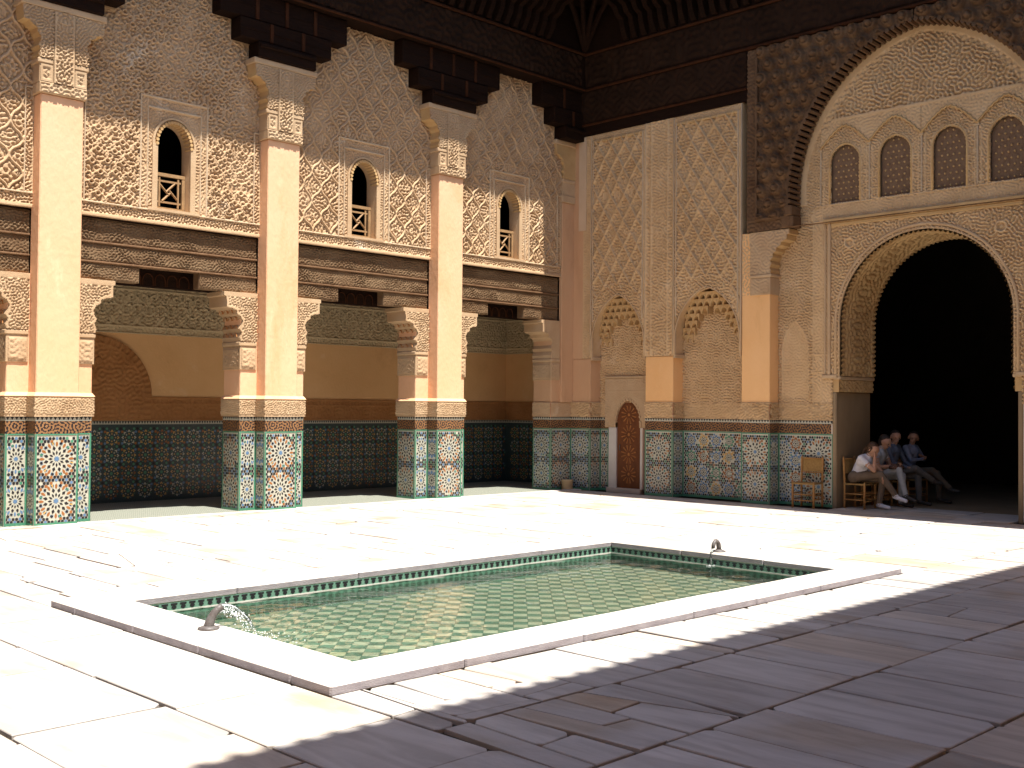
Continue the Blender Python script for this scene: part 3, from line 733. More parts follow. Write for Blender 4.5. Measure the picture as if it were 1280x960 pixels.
def build_capital(t, cx, sides=(-1, 1), centre=True, hw=0.3):
    if centre:
        mb = MB(); mb.bbox(cx-hw-.03, cx+hw+.03, YF-.035, YW+.02, 5.941, 6.09, 0.008); b = mb.build('capital_base', 'stucco_trim', t)
        relief('carved_band', 'stucco_trim', b, cx-hw-.02, cx+hw+.02, 5.955, 6.075, 0.013, lambda U, V: 0.002+0.014*arab(U, V, 0.05, 1, 0.3), on_y(YF-.036))
        mb = MB(); mb.box(cx-0.145, cx+0.145, YF-.03, YW, 6.091, 7.10); b = mb.build('capital_shaft', 'stucco_trim', t)
        relief('carved_face', 'stucco_trim', b, cx-.14, cx+.14, 6.10, 7.09, 0.011, lambda U, V: np.where(np.abs(U-cx) > .115, .016, .0+.026*arab(U-cx, V, 0.05, 0, 0.28)), on_y(YF-.031))
        mb = MB(); mb.bbox(cx-0.60, cx+0.60, YF-.045, YW+.02, 7.101, 7.195, 0.012); mb.build('abacus', 'stucco_trim', t)
    for s in sides:
        x0, x1 = sorted((cx+s*0.146, cx+s*0.33)); mb = MB(); mb.box(x0, x1, YF-.012, YW, 6.091, 6.345); b = mb.build('capital_block', 'stucco_trim', t)
        relief('carved_face', 'stucco_trim', b, x0+.012, x1-.012, 6.10, 6.335, 0.012,
               lambda U, V, a=x0, c=x1: 0.002+0.014*np.where((np.minimum(U-a, c-U) < .04) | (np.minimum(V-6.1, 6.335-V) < .04), 1.0, np.where((np.minimum(U-a, c-U) < .06) | (np.minimum(V-6.1, 6.335-V) < .065), 0.0, arab(U, V, .05, 2, 0))), on_y(YF-.013))
        x0, x1 = sorted((cx+s*0.146, cx+s*0.355)); mb = MB(); mb.bbox(x0, x1, YF-.03, YW, 6.346, 6.419, 0.014); mb.build('capital_band', 'stucco_trim', t)
        full = cap_profile(s); prof = [(cx+u, z) for u, z in full]
        prof = [(cx+s*0.146, 6.42)]+prof[1:-1]+[(cx+s*0.146, 7.10)]
        mb = MB(); mb.prism(prof, 'xz', YF-.018, YW); cb = mb.build('capital_bracket', 'stucco_ochre', t)
        def inside(U, V, prof=prof):
            r = np.zeros(U.shape, bool); n = len(prof)
            for i in range(n):
                (xa, za), (xb, zb_) = prof[i], prof[(i+1) % n]
                r ^= ((za > V) != (zb_ > V)) & (U < (xb-xa)*(V-za)/(zb_-za+1e-9)+xa)
            return r
        x0, x1 = min(p[0] for p in prof), max(p[0] for p in prof)
        relief('carved_spandrel', 'stucco_trim', cb, x0+.004, x1-.003, 6.425, 7.095, 0.011, lambda U, V: 0.001+0.022*arab(U, V, 0.044, 0, 0), on_y(YF-.019), inside)
PL = ['leftmost sunlit plaster pillar on a zellige base, partly cut by the photo edge', 'sunlit pillar between the first and second arcade windows, tiled base',
      'third sunlit pillar from the left, standing nearest the corner']
p1 = build_pillar(CX[1], PL[0])
for k, cx in enumerate((CX[0], CX[2], CX[3])):
    c = copy_tree(p1, (cx-CX[1], 0, 0))
    c['label'] = ['arcade pillar beyond the left edge of the photograph', PL[1], PL[2]][k]

def build_corner():
    t = thing('corner_pillar', (17.0, 15.6, 0), 'shaded half pillar in the corner where arcade and tall carved wall meet', 'pillar')
    x0 = 16.64
    mb = MB(); mb.bbox(x0, XF, YW, YJ, ZS, LZ0, 0.012); mb.build('pier', 'plaster_pink', t)
    mb = MB(); mb.box(x0+.002, XF-0.002, YW+.002, YJ, 0, ZS); mb.build('plinth_core', 'plaster', t)
    mb = MB(); mb.bbox(16.89, XF-.002, YW-.055, YW+.03, ZS, 5.93, 0.01); mb.build('shaft', 'plaster_pink', t)
    fs = [(lambda u, v, d: (x0-d, YJ-u, v), YJ-YW, 0.22, B_), (lambda u, v, d: (x0+u, YW-d, v), XF-x0, 0.23, R_)]
    for k, (xf, W, R, c) in enumerate(fs):
        mb = MB(); zellige(mb, W, ZD, xf, [(W/2, .345, R, 12, c), (W/2, .925, R, 12, c)], pitch=.060, hexr=.031); mb.build('zellige_panel', ZL, t, recalc=False)
        mb = MB(); scraped_band(mb, W, ZD+.002, ZB, xf, seed=k*5.1); mb.build('lettered_band', ZL, t, recalc=False)
        relief('carved_band', 'stucco', t, -0.02 if k == 1 else 0, W, ZT+.002, ZS-.005, .018, lambda U, V: 0.02+0.008*arab(U, V, .06, 0, 0), xf)
    mb = MB(); mb.bbox(x0-.018, 16.88, YW-.018, YJ+.01, 2.25, 2.62, .006); blk = mb.build('inscription_block', 'stucco_trim', t)
    hfb = lambda U, V: 0.004+0.014*((sst(.035, .045, V-2.25)*sst(.035, .045, 2.62-V))*(0.35+0.65*arab(U*1.6, V*0.7, 0.055, 1, 0)))
    relief('inscription', 'stucco_trim', blk, x0+.01, 16.86, 2.27, 2.60, .014, hfb, on_y(YW-.018))
    relief('inscription', 'stucco_trim', blk, YW+.02, YJ-.03, 2.27, 2.60, .014, hfb, lambda u, v, h: (x0-.018-h, u, v))
    mb = MB(); mb.bbox(x0-.036, 16.885, YW-.032, YJ+.02, 2.621, 2.699, .018); mb.build('corbel_band', 'stucco_trim', t)
    prof = [(x0+u, z) for u, z in corbel_profile(-1)]; prof = [(min(x, 16.87), z) for x, z in prof]
    mb = MB(); mb.prism(prof, 'xz', YW-.022, YJ+.01); cb = mb.build('lobed_corbel', 'stucco_trim', t)
    mb = MB()
    for i in range(1, 11):
        (xa, za), (xb, zb) = prof[i], prof[i+1]; mb.tube([(xa, YW-.028, za), (xb, YW-.028, zb)], .012, 6)
    mb.build('carved_rim', 'stucco_trim', cb)
    # small capital
    mb = MB(); mb.bbox(16.86, XF-.002, YW-.09, YW+.02, 5.931, 6.08, .008); mb.build('capital_base', 'stucco_trim', t)
    mb = MB(); mb.box(16.88, XF-.002, YW-.075, YW, 6.081, 6.34); mb.build('capital_block', 'stucco_trim', t)
    mb = MB(); mb.bbox(16.86, XF-.002, YW-.09, YW, 6.341, 6.419, .014); mb.build('capital_band', 'stucco_trim', t)
    pr = [(XF-.002, 6.42)]+[(16.95+.21-u if False else 17.22-u, z) for u, z in cap_profile(1)[1:-1]]+[(XF-.002, 7.10)]
    mb = MB(); mb.prism(pr, 'xz', YW-.09, YW); cb = mb.build('capital_bracket', 'stucco_ochre', t)
    mb = MB()
    for i in range(1, 12):
        (xa, za), (xb, zb) = pr[i], pr[i+1]; mb.tube([(xa, YW-.094, za), (xb, YW-.094, zb)], .014, 6)
    mb.build('carved_rim', 'stucco_ochre', cb)
    mb = MB(); mb.bbox(16.62, XF-.002, YW-.11, YW+.02, 7.101, 7.195, .012); mb.build('abacus', 'stucco_trim', t)
build_corner()

# ================================================================== WOODEN LINTELS OF THE ARCADE
def build_lintels():
    LB = ['weathered carved wooden lintel at the left photo edge, left of the first pillar', 'weathered carved wooden lintel under the leftmost window',
          'weathered carved wooden lintel under the middle window', 'carved wooden lintel under the right window, half shaded next to the corner']
    for k, (x0, x1) in enumerate(BAYS):
        c = (x0+x1)/2 if k < 3 else 15.38
        t = thing('wooden_lintel', (c, YW, LZ0), LB[k], 'lintel', 'lintels of the arcade')
        a, b = x0+.002, x1-.002; yf = YW+0.055; sd = k*7.3
        rows = [(4.035, 4.36, a, b, 0.075), (3.75, 4.005, a, b, 0.068), (3.482, 3.722, a, c-.49, 0.065), (3.482, 3.722, c+.49, b, 0.065)]
        for r, (z0, z1, p, q, lam) in enumerate(rows):
            m_ = 'wood_lintel'
            mb = MB(); mb.box(p, q, yf, yf+0.17, z0, z1); bd = mb.build('board', m_, t)
            relief('carving', m_, bd, p+.01, q-.01, z0+.012, z1-.012, .012,
                   lambda U, V, z0=z0, z1=z1, lam=lam, r=r: 0.001+0.020*arab(U+sd, (V+r)*1.25, lam*.72, r % 3, 0.8)*(0.55+0.45*sst(-.5, 1, lab(U+sd, V, .5, 1)))*sst(0.008, .03, V-z0)*sst(0.008, .03, z1-V), on_y(yf-.001))
        for z0, z1, segs in ((4.006, 4.034, [(a, b)]), (3.723, 3.749, [(a, b)])):
            for p, q in segs:
                mb = MB(); mb.bbox(p, q, yf-.035, yf+.15, z0, z1, .006); mb.build('moulding', 'wood_lintel_trim', t)
        mb = MB(); mb.box(a, b, YW+.005, YJ-.02, 4.361, 4.408); mb.build('top_plate', 'wood_dark', t)
        mb = MB(); mb.box(x0-.2, x1+.2 if k < 3 else XF, yf+.30, YJ+.03, 3.482, 4.36); ib = mb.build('inner_beam', 'wood_dark', t)
        # little carved arches on the inner beam seen through the gap
        mb = MB()
        for i in range(5):
            cx = c-.40+.2*i
            mb.tube([(cx-.085+0.0, yf+.295, 3.50)]+[(cx-.085*math.cos(PI*j/6), yf+.295, 3.58+.10*math.sin(PI*j/6)) for j in range(7)]+[(cx+.085, yf+.295, 3.50)], .010, 5)
        mb.build('carved_arches', 'wood_red', ib)['kind'] = 'stuff'
build_lintels()

# ================================================================== UPPER STUCCO WALLS WITH WINDOWS
def build_upper():
    LB = ['carved stucco wall strip at the left photo edge, left of the first pillar', 'carved stucco wall with ringed pattern around the leftmost window',
          'carved stucco wall with diamond lattice around the middle window', 'carved stucco wall with diamond lattice around the right window by the corner']
    for k, (x0, x1) in enumerate(BAYS):
        c = [4.60, 8.22, 11.81, 15.38][k]; hw = 0.27
        t = thing('carved_stucco_wall', (c, YW, LZ1), LB[k], 'stucco wall', 'stucco walls above the arcade')
        A, B = x0+.001, x1-.001
        # wall body round the opening
        mb = MB(); y0, y1 = YW+.012, YW+.25
        mb.box(A, c-hw, y0, y1, LZ1, 8.24); mb.box(c+hw, B, y0, y1, LZ1, 8.24); mb.box(c-hw, c+hw, y0, y1, LZ1, 4.62); mb.box(c-hw, c+hw, y0, y1, 5.96, 8.24)
        arc = [(c+hw*math.cos(PI*i/16), 5.60+.34*math.sin(PI*i/16)) for i in range(17)]
        mb.prism([(c+hw, 5.961), (c+hw, 5.60)]+arc[1:9]+[(c, 5.961)], 'xz', y0, y1); mb.prism([(c, 5.961)]+arc[8:16]+[(c-hw, 5.60), (c-hw, 5.961)], 'xz', y0, y1)
        mb.build('wall_body', 'stucco', t)
        cc = (x0+x1)/2 if k < 3 else c
        st = [(7.205, 9), (7.45, 1.27), (7.78, 0.94), (8.21, 0.60)]
        def mask(U, V, c=c, hw=hw, cc=cc):
            half = np.where(V < 7.205, 9.0, np.where(V < 7.45, 1.27, np.where(V < 7.78, 0.94, 0.60)))
            op = (np.abs(U-c) < hw) & (V > 4.62) & ((V < 5.60) | (((U-c)/hw)**2+((V-5.60)/.34)**2 < 1))
            return (np.abs(U-cc) < half) & ~op
        def hf(U, V, k=k, c=c, A=A, B=B, cc=cc):
            U0, V0 = U, V; U, V = warp(U, V); ar = arab(U-c, V, .062, k % 3, .46)
            if k == 1:
                rg, d = rings(U-c, V, .235, .052, .16); r2, d2 = rings(U-c+.118, V+.08, .235, .030, .16)
                h = .047*np.maximum(.80*ar*sst(.05, .065, d), np.maximum(rg*1.05, r2))
                h = np.maximum(h, .040*lattice(U-c, V, .235, .32, .016, .10))
            else:
                w = [.34, .3, .36, .335][k]
                lt = lattice(U-c, V, w, w*1.42, .022, .055); l2 = lattice(U-c, V, w, w*1.42, .040, .055)
                rg, d = rings(U-c, V+w*.355, w/2*1.0, .032, w*.71)
                h = .048*np.maximum(np.maximum(.80*ar*(1-l2), lt), .85*rg*(1-l2))
            h = h*(.62+.38*sst(-1.7, .1, lab(U0, V0, 1.3, 0))); U, V = U0, V0
            # frame of the window
            du = np.abs(U-c); fr = (du < .555) & (V > 4.40) & (V < 6.30)
            hin = .012+.014*arab(U-c, V, .05, 1, 0); edge = (np.abs(du-.545) < .014) | ((np.abs(V-6.285) < .016)) | (np.abs(du-.435) < .012)
            hfz = np.where(edge, .036, hin)
            hfz = np.where((du < .425) & (V > 4.58) & (V < 6.13), .006+.013*arab(U-c, V, .045, 2, 0), hfz)
            hfz = np.where((du < .425) & (np.abs(V-6.13) < .02) & (V > 4.58), .034, hfz)
            h = np.where(fr, hfz, h)
            # bottom border and the side borders below the shadow line
            e = np.minimum(U-A, B-U)
            sb = (e < .125) & (V < 6.04); bb = (V < 4.60)
            bor = .004+.028*arab(U, V, .046, 0, 0); ln = (np.abs(e-.120) < .012) | (e < .018)
            h = np.where(sb, np.where(ln, .034, bor), h)
            h = np.where(bb, np.where((np.abs(V-4.585) < .014) | (V < 4.435), .038, bor), h)
            # plain trim along the steps
            half = np.where(V < 7.205, 9.0, np.where(V < 7.45, 1.27, np.where(V < 7.78, 0.94, 0.60)))
            tr = (half-np.abs(U-cc) < .03)
            for zz, hh in ((7.45, .94), (7.78, .60), (8.21, 0)): tr |= (V > zz-.03) & (V < zz) & (np.abs(U-cc) > hh)
            return np.where(tr, .035, h)
        relief('carved_panel', 'stucco', t, A, B, LZ1+.002, 8.21, .0105, hf, on_y(YW), mask)
        # stucco sill that runs along the foot of the panel
        mb = MB(); mb.bbox(A, B, YW-.042, YW+.02, LZ1-.028, LZ1+.012, .008); mb.build('lower_moulding', 'stucco_trim', t)
        # window: plain reveal, scalloped arch, balustrade
        mb = MB()
        mb.box(c-.425, c-hw-.0, YW-.034, YW+.01, 4.60, 4.62); mb.box(c-.425, c+.425, YW-.05, YW+.10, 4.585, 4.625)
        for s in (-1, 1): p, q = sorted((c+s*hw, c+s*(hw+.085))); mb.box(p, q, YW-.036, YW+.005, 4.627, 5.60)
        win = mb.build('window_frame', 'stucco_trim', t)
        mb = MB()
        for i in range(19):
            an = PI*i/18; xx = c+(hw+.012)*math.cos(an); zz = 5.60+.352*math.sin(an)
            mb.tube([(xx, YW-.045, zz), (xx, YW+.14, zz)], .026, 7)
        mb.build('scalloped_arch', 'stucco_ochre', win)['kind'] = 'stuff'
        mb = MB(); n = 16
        ro = [(c+(hw+.085)*math.cos(PI*i/n), 5.60+.425*math.sin(PI*i/n)) for i in range(n+1)]; ri = [(c+(hw+.055)*math.cos(PI*i/n), 5.60+.395*math.sin(PI*i/n)) for i in range(n+1)]
        for i in range(n): mb.prism([ri[i], ro[i], ro[i+1], ri[i+1]], 'xz', YW-.036, YW+.005)
        mb.build('arch_moulding', 'stucco_trim', win)
        def strip(p, q, z0, z1, e=.046): mb.bbox(p, q, YW-e, YW+.004, z0, z1, .006)
        mb = MB()
        for s in (-1, 1):
            strip(*sorted((c+s*.532, c+s*.558)), 4.60, 6.30); strip(*sorted((c+s*.425, c+s*.445)), 4.63, 6.115)
        strip(c-.531, c+.531, 6.274, 6.30); strip(c-.446, c+.446, 6.116, 6.14)
        mb.build('frame_strips', 'stucco_light', win)
        mb = MB()
        strip(A, B, 4.575, 4.597)
        for p in (A+.108, B-.128): strip(p, p+.020, 4.60, 6.04)
        strip(A, A+.126, 6.04, 6.062); strip(B-.126, B, 6.04, 6.062)
        mb.build('border_strips', 'stucco_light', t)
        # balustrade set back in the reveal
        yb = YW+.12; mb = MB(); w = hw-.005
        mb.box(c-w, c+w, yb, yb+.05, 5.15, 5.20); mb.box(c-w, c+w, yb+.005, yb+.045, 4.63, 4.68); mb.box(c-w, c-w+.05, yb+.004, yb+.046, 4.682, 5.148); mb.box(c+w-.05, c+w, yb+.004, yb+.046, 4.682, 5.148)
        bal = mb.build('balustrade', 'wood_balustrade', t)
        for (p0, p1) in (((-.2, 4.76), (.2, 4.76)), ((-.2, 5.08), (.2, 5.08)), ((-.155, 4.69), (-.155, 5.14)), ((.155, 4.69), (.155, 5.14))):
            mb = MB()
            if p0[1] == p1[1]: mb.box(c+p0[0], c+p1[0], yb+.012, yb+.034, p0[1]-.014, p0[1]+.014)
            else: mb.box(c+p0[0]-.014, c+p0[0]+.014, yb+.008, yb+.030, p0[1], p1[1])
            mb.build('bar', 'wood_balustrade', bal)
        for q in range(4):
            an = q*PI/2+PI/4
            p0 = Vector((c+.03*math.cos(an+1.2), yb+.02, 4.92+.03*math.sin(an+1.2))); d = Vector((math.cos(an), 0, math.sin(an)))
            mb = MB(); mb.tube([p0-d*.045, p0+d*.165], .017, 4); mb.build('bar', 'wood_balustrade', bal)
        # the dark chamber behind
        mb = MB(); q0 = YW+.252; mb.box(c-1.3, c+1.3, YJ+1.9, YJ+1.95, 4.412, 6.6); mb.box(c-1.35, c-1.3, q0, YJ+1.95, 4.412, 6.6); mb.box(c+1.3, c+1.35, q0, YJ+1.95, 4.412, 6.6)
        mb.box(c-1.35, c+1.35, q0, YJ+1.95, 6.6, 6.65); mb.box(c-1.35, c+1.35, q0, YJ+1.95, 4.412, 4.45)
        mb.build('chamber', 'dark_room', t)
build_upper()

# ================================================================== DARK WOODEN SUPERSTRUCTURE
def bracket_prof(out):
    return [(0, 9.03), (0.07*out, 9.03), (0.12*out, 9.10), (0.20*out, 9.25), (0.23*out, 9.40), (0.36*out, 9.46), (0.46*out, 9.60), (0.70*out, 9.66), (0.92*out, 9.76), (1.0*out, 9.80), (1.0*out, 9.93), (0, 9.93)]
def build_wood_arcade():
    t = thing('wooden_frieze', (10, YF, 7.2), 'dark carved wooden frieze and eaves above the arcade with the windows', 'frieze')
    yf = YF-.14
    # stepped timbers between the stucco gables
    axes = [CX[0], CX[1], CX[2], CX[3], 17.22]
    for k, cx in enumerate(axes):
        hi = XF-.004
        for (z0, z1, hw, y0) in ((7.197, 7.445, 0.545, YF-.08), (7.455, 7.775, 0.865, YF-.05), (7.785, 8.215, 1.205, YF-.02)):
            a, b = cx-hw, min(cx+hw, hi)
            mb = MB(); mb.bbox(a, b, y0, YW+.10, z0, z1, .012); bm_ = mb.build('corbel_beam', 'wood_dark', t)
            if z0 > 7.4:
                for q in (-.55, 0.0, .55) if z0 > 7.7 else (-.3, .3):
                    if cx+q+.04 < hi and cx+q-.04 > a:
                        mb = MB(); mb.bbox(cx+q-.03, cx+q+.03, y0-.022, y0+.01, z0+.01, z1-.01, .006); mb.build('stud', 'wood_red', bm_)
                mb = MB(); mb.box(a+.02, b-.02, y0-.012, y0+.01, (z0+z1)/2-.012, (z0+z1)/2+.012); mb.build('batten', 'wood_dark', bm_)
            else:
                mb = MB(); mb.tube([(a+.02, y0-.005, z1-.06), (b-.02, y0-.005, z1-.06)], .035, 8); mb.build('roll_moulding', 'wood_dark', bm_)
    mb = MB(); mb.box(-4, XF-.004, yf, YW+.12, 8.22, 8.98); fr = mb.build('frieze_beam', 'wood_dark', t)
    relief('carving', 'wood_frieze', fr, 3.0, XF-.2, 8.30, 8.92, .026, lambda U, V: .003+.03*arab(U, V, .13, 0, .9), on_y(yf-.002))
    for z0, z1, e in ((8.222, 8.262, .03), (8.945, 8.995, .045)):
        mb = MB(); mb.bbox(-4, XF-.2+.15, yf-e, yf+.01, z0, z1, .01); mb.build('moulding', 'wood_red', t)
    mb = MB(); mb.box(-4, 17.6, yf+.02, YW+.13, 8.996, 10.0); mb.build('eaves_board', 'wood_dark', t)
    out = yf+.02-14.12
    proto = None; n = 0
    x = XF-1.25
    while x > 2.6:
        if proto is None:
            mb = MB(); mb.prism([(yf+.02-u, z) for u, z in bracket_prof(out)], 'yz', x-.055, x+.055); proto = mb.build('eaves_bracket', 'wood_dark', t); px = x
        else:
            o = proto.copy(); COL.objects.link(o); o.parent = t; o.location = proto.location+Vector((x-px, 0, 0))
        x -= .235
    mb = MB(); mb.box(-4, 17.6, 14.08, yf+.02, 9.94, 9.99); mb.build('soffit_boards', 'wood_dark', t)
    mb = MB(); mb.box(-4, 17.6, 14.06, 14.10, 9.90, 10.14); mb.build('fascia', 'wood_dark', t)
build_wood_arcade()

def arch_pts(hw, zs, zc, za, n=20):
    """half-outline from the springing up to the apex: list of (d, z), d measured from the axis"""
    rise = za-zc
    if rise <= hw: c = 0.0; pts = [(hw*math.cos(PI/2*i/n), zc+rise*math.sin(PI/2*i/n)) for i in range(n+1)]
    else:
        c = (rise*rise-hw*hw)/(2*hw); r = hw+c; a1 = math.acos(c/r)
        pts = [(r*math.cos(a1*i/n)-c, zc+r*math.sin(a1*i/n)) for i in range(n+1)]
    return ([(hw, zs)] if zs < zc-1e-6 else [])+pts
def arch_half(V, hw, zs, zc, za):
    rise = za-zc; dz = np.clip(V-zc, 0, None)
    if rise <= hw: w = hw*np.sqrt(np.clip(1-(dz/rise)**2, 0, None))
    else: c = (rise*rise-hw*hw)/(2*hw); r = hw+c; w = np.sqrt(np.clip(r*r-dz*dz, 0, None))-c
    return np.where(V < zs, 0, np.where(V > za, 0, np.clip(w, 0, None)))
NICHES = [(13.60, 15.03), (11.39, 12.93)]
PORT = (1.46, 2.28, 3.20, 4.66); WARCH = (2.20, 4.9, 5.45, 7.93); WFRONT = (2.27, 4.9, 5.50, 8.03)

def build_east_wall():
    t = thing('portal_wall', (XF, YC, 0), 'tall shaded carved stucco wall with niches, tiled base and dark arched portal', 'wall')
    # masonry core behind everything, split round the portal
    d0 = PORT[0]+.06
    mb = MB(); xk = XN+.025
    mb.box(xk, 18.75, YC+d0+.02, 16.3, 0, 10); mb.box(xk, 18.75, -1.3, YC-d0-.02, 0, 10); mb.box(xk, 18.75, YC-d0-.02, YC+d0+.02, PORT[3]+.2, 10)
    mb.build('masonry_core', 'hall_stone', t)
    # plain south stretch of the wall beyond the portal
    mb = MB(); mb.box(XF, xk, -1.3, 5.46-.0, 0, 7.3); mb.build('south_stretch', 'plaster', t)
    # uprights
    for (y0, y1, z1) in ((15.03, YW-.002, 7.3), (12.93, 13.60, 7.3), (10.80, 11.39, 4.88)):
        mb = MB(); mb.bbox(XF, xk, y0, y1, ZS, z1 if z1 < 6 else 2.70, .01)
        mb.build('plaster_pilaster', 'plaster_pink' if y0 > 15 else 'plaster_east_shade', t)
        if z1 > 6:
            mb = MB(); mb.box(XF+.012, xk, y0, y1, 2.701, z1); up = mb.build('stucco_pilaster', 'stucco_east_bounce', t)
            if y0 > 15:
                relief('carving', 'stucco_east_bounce', up, y0, y0+.21, 2.71, 7.29, .018, lambda U, V, a=y0: np.where(np.abs(U-a-.105) > .085, .016, .001+.020*arab(U, V, .05, 0, .0)), on_x(XF+.008))
                mb = MB(); mb.box(XF-.004, XF+.02, y0+.212, y1, 2.701, 7.29); mb.build('plain_strip', 'plaster_pink', up)
                mb = MB(); mb.box(XF-.02, XF-.0045, y0+.13, y0+.33, 5.35, 7.28); mb.build('patched_strip', 'plaster_pale', up)
            else:
                def hfp(U, V, a=y0, b=y1):
                    m = (a+b)/2; e = np.abs(U-m)
                    return np.where((np.abs(e-.20) < .013) | (e > .31), .040, .001+.034*arab(U-m, V, .060, 1, 0))
                relief('carving', 'stucco_east_bounce', up, y0, y1, 2.71, 7.29, .018, hfp, on_x(XF+.008))
        mb = MB(); mb.box(XF+.004, xk, y0+.002, y1-.002, 0, ZS); mb.build('plinth_core', 'plaster', t)
    # niche headers: wall above a pointed arch, sebka carving on the face
    for k, (y0, y1) in enumerate(NICHES):
        m = (y0+y1)/2; hw = (y1-y0)/2-.005
        A = (hw, 2.70, 2.98, 3.96)
        pts = arch_pts(*A)
        poly = [(y1-.001, 7.3), (y1-.001, 2.70)]+[(m+d, z) for d, z in pts]+[(m-d, z) for d, z in pts[::-1][1:]]+[(y0+.001, 2.70), (y0+.001, 7.3)]
        mb = MB(); mb.prism(poly, 'yz', XF+.014, xk); hd = mb.build('niche_header', 'stucco_east_bounce', t)
        def hfn(U, V, m=m, hw=hw):
            oh = arch_half(V, hw+.0, 2.7, 3.0, 4.20)
            inb = np.abs(U-m) < arch_half(V, hw, 2.7, 3.5, 4.20)       # archivolt
            U0, V0 = U, V; U, V = warp(U, V, .007); lt = lattice(U-m, V, .335, .52, .021, .0); ar = arab(U-m, V, .060, 2, .3)
            h = .070*np.maximum(lt, .58*ar); U, V = U0, V0
            h = np.where(inb, .004+.040*arab(U-m, V, .058, 0, 0), h)
            e = hw-np.abs(U-m)
            h = np.where((e < .07) | (V > 7.17), np.where((np.abs(e-.065) < .012) & (V < 7.18), .032, .004+.020*arab(U, V, .05, 1, 0)), h)
            return h
        relief('carving', 'stucco_east_bounce', hd, y0+.002, y1-.002, 2.705, 7.285, .0145, hfn, on_x(XF+.012), lambda U, V, m=m, A=A: np.abs(U-m) > arch_half(V, *A))
        mb = MB(); mb.bbox(XF-.045, XF+.02, y0+.09, y1-.09, 7.115, 7.165, .008); mb.build('top_moulding', 'stucco_ochre', hd)
        mb = MB()
        for yy in (y0+.075, y1-.075): mb.bbox(XF-.040, XF+.02, yy-.012, yy+.012, 3.45, 7.165, .005)
        for yy in (y0+.012, y1-.012): mb.bbox(XF-.030, XF+.02, yy-.010, yy+.010, 2.75, 7.28, .005)
        mb.build('panel_strips', 'stucco_light', hd)
        # archivolt rims
        for AA, r_ in (((hw-.03, 2.72, 2.98, 3.99), .018), ((hw-.01, 2.72, 3.5, 4.20), .02)):
            pp = arch_pts(*AA); L = [(XF-.012, m+d, z) for d, z in pp]+[(XF-.012, m-d, z) for d, z in pp[::-1][1:]]
            mb = MB(); mb.tube(L, r_, 6); mb.build('archivolt', 'stucco_trim', hd, True)
        # niche back with carved scrolls
        relief('niche_back', 'stucco_east_bounce', t, y0+.001, y1-.001, ZS+.0, 4.0, .013, lambda U, V, m=m: .001+.034*arab(U-m, V, .050, 1, .5), on_x(XN))
        # muqarnas: tiers of small hollow cells hanging under the arch
        tiers = [(2.98, .3), (3.11, .30), (3.24, .25), (3.37, .20), (3.50, .15), (3.63, .10), (3.76, .1)]
        mq = None
        for q, (z, dep) in enumerate(tiers):
            ww = float(arch_half(np.array([z]), *A)[0]); wn = float(arch_half(np.array([z+.13]), *A)[0])
            cell = .145; cnt = max(1, int(2*ww/cell)); off = .5*(q % 2)
            for i in range(-cnt, cnt+1):
                yy = m+(i+off)*cell
                if abs(yy-m) > ww-.02 or abs(yy-m) < wn-.30-.10*max(0, q-2): continue
                mb = MB(); x_back, x_front = XN-.002, XN-.05-.036*q
                w2 = cell*.49; arcp = [(yy+w2*.82*math.cos(PI*j/6), z-.0+.085*math.sin(PI*j/6)) for j in range(7)]
                poly = [(yy+w2, z-.015), (yy+w2, z+.135), (yy-w2, z+.135), (yy-w2, z-.015)]+[(arcp[j][0], arcp[j][1]) for j in range(6, -1, -1)]
                mb.prism(poly, 'yz', x_front, x_back)
                mb.build('muqarnas_cell', 'stucco_ochre', hd)
        for s in (-1, 1):    # small imposts at the springing
            yy = m+s*hw; p, q = sorted((yy, yy-s*.055)); mb = MB(); mb.bbox(XF-.015, XN-.02, p+.001, q-.001, 2.66, 2.735, .008); mb.build('impost', 'stucco_trim', hd)
            mb = MB(); mb.tube([(XF+.015, yy-s*.025, 2.74), (XF+.015, yy-s*.025, 3.12)], .026, 8); mb.build('colonnette', 'stucco_trim', hd)
    # tiled base: one panel per face
    def face(y_hi, W, x): return lambda u, v, d: (x-d, y_hi-u, v)
    def side(y, x0): return lambda u, v, d: (x0+u, y-d, v)
    D = .333
    def four(W, rows=4, pitch=.285):
        n = max(1, int(W/pitch)); off = (W-n*pitch)/2; out = []
        for i in range(n):
            for j in range(rows): out.append((off+(i+.5)*pitch, .185+j*.30, .115, 8, (R_, B_, Y_, B_, G_)[(i+j*2) % 5]))
        return out
    def two(W, c): return [(W/2, .345, .225, 12, c), (W/2, .925, .225, 12, c)]
    panels = [(face(YW, .53, XF), YW-15.03, two(YW-15.03, B_)), (side(15.03, XF), D-.003, two(D, R_)), (face(15.03, .2, XN), .23, two(.23, R_)),
              (face(13.60, .67, XF), .67, two(.67, R_)), (side(12.93, XF), D-.003, two(D, B_)), (face(12.93, 1.54, XN), 1.54, four(1.54)),
              (face(11.39, .59, XF), .59, two(.59, R_)), (side(10.80, XF), XB-XF, two(.3, B_)), (face(10.80, 1.06, XB), 1.08,
              [(.80, .925, .235, 12, R_), (.80, .345, .235, 12, R_)]+[(.35, .185+j*.30, .115, 8, R_ if j % 2 else B_) for j in range(4)]+[(.08, .925, .2, 12, B_), (.08, .345, .2, 12, B_)])]
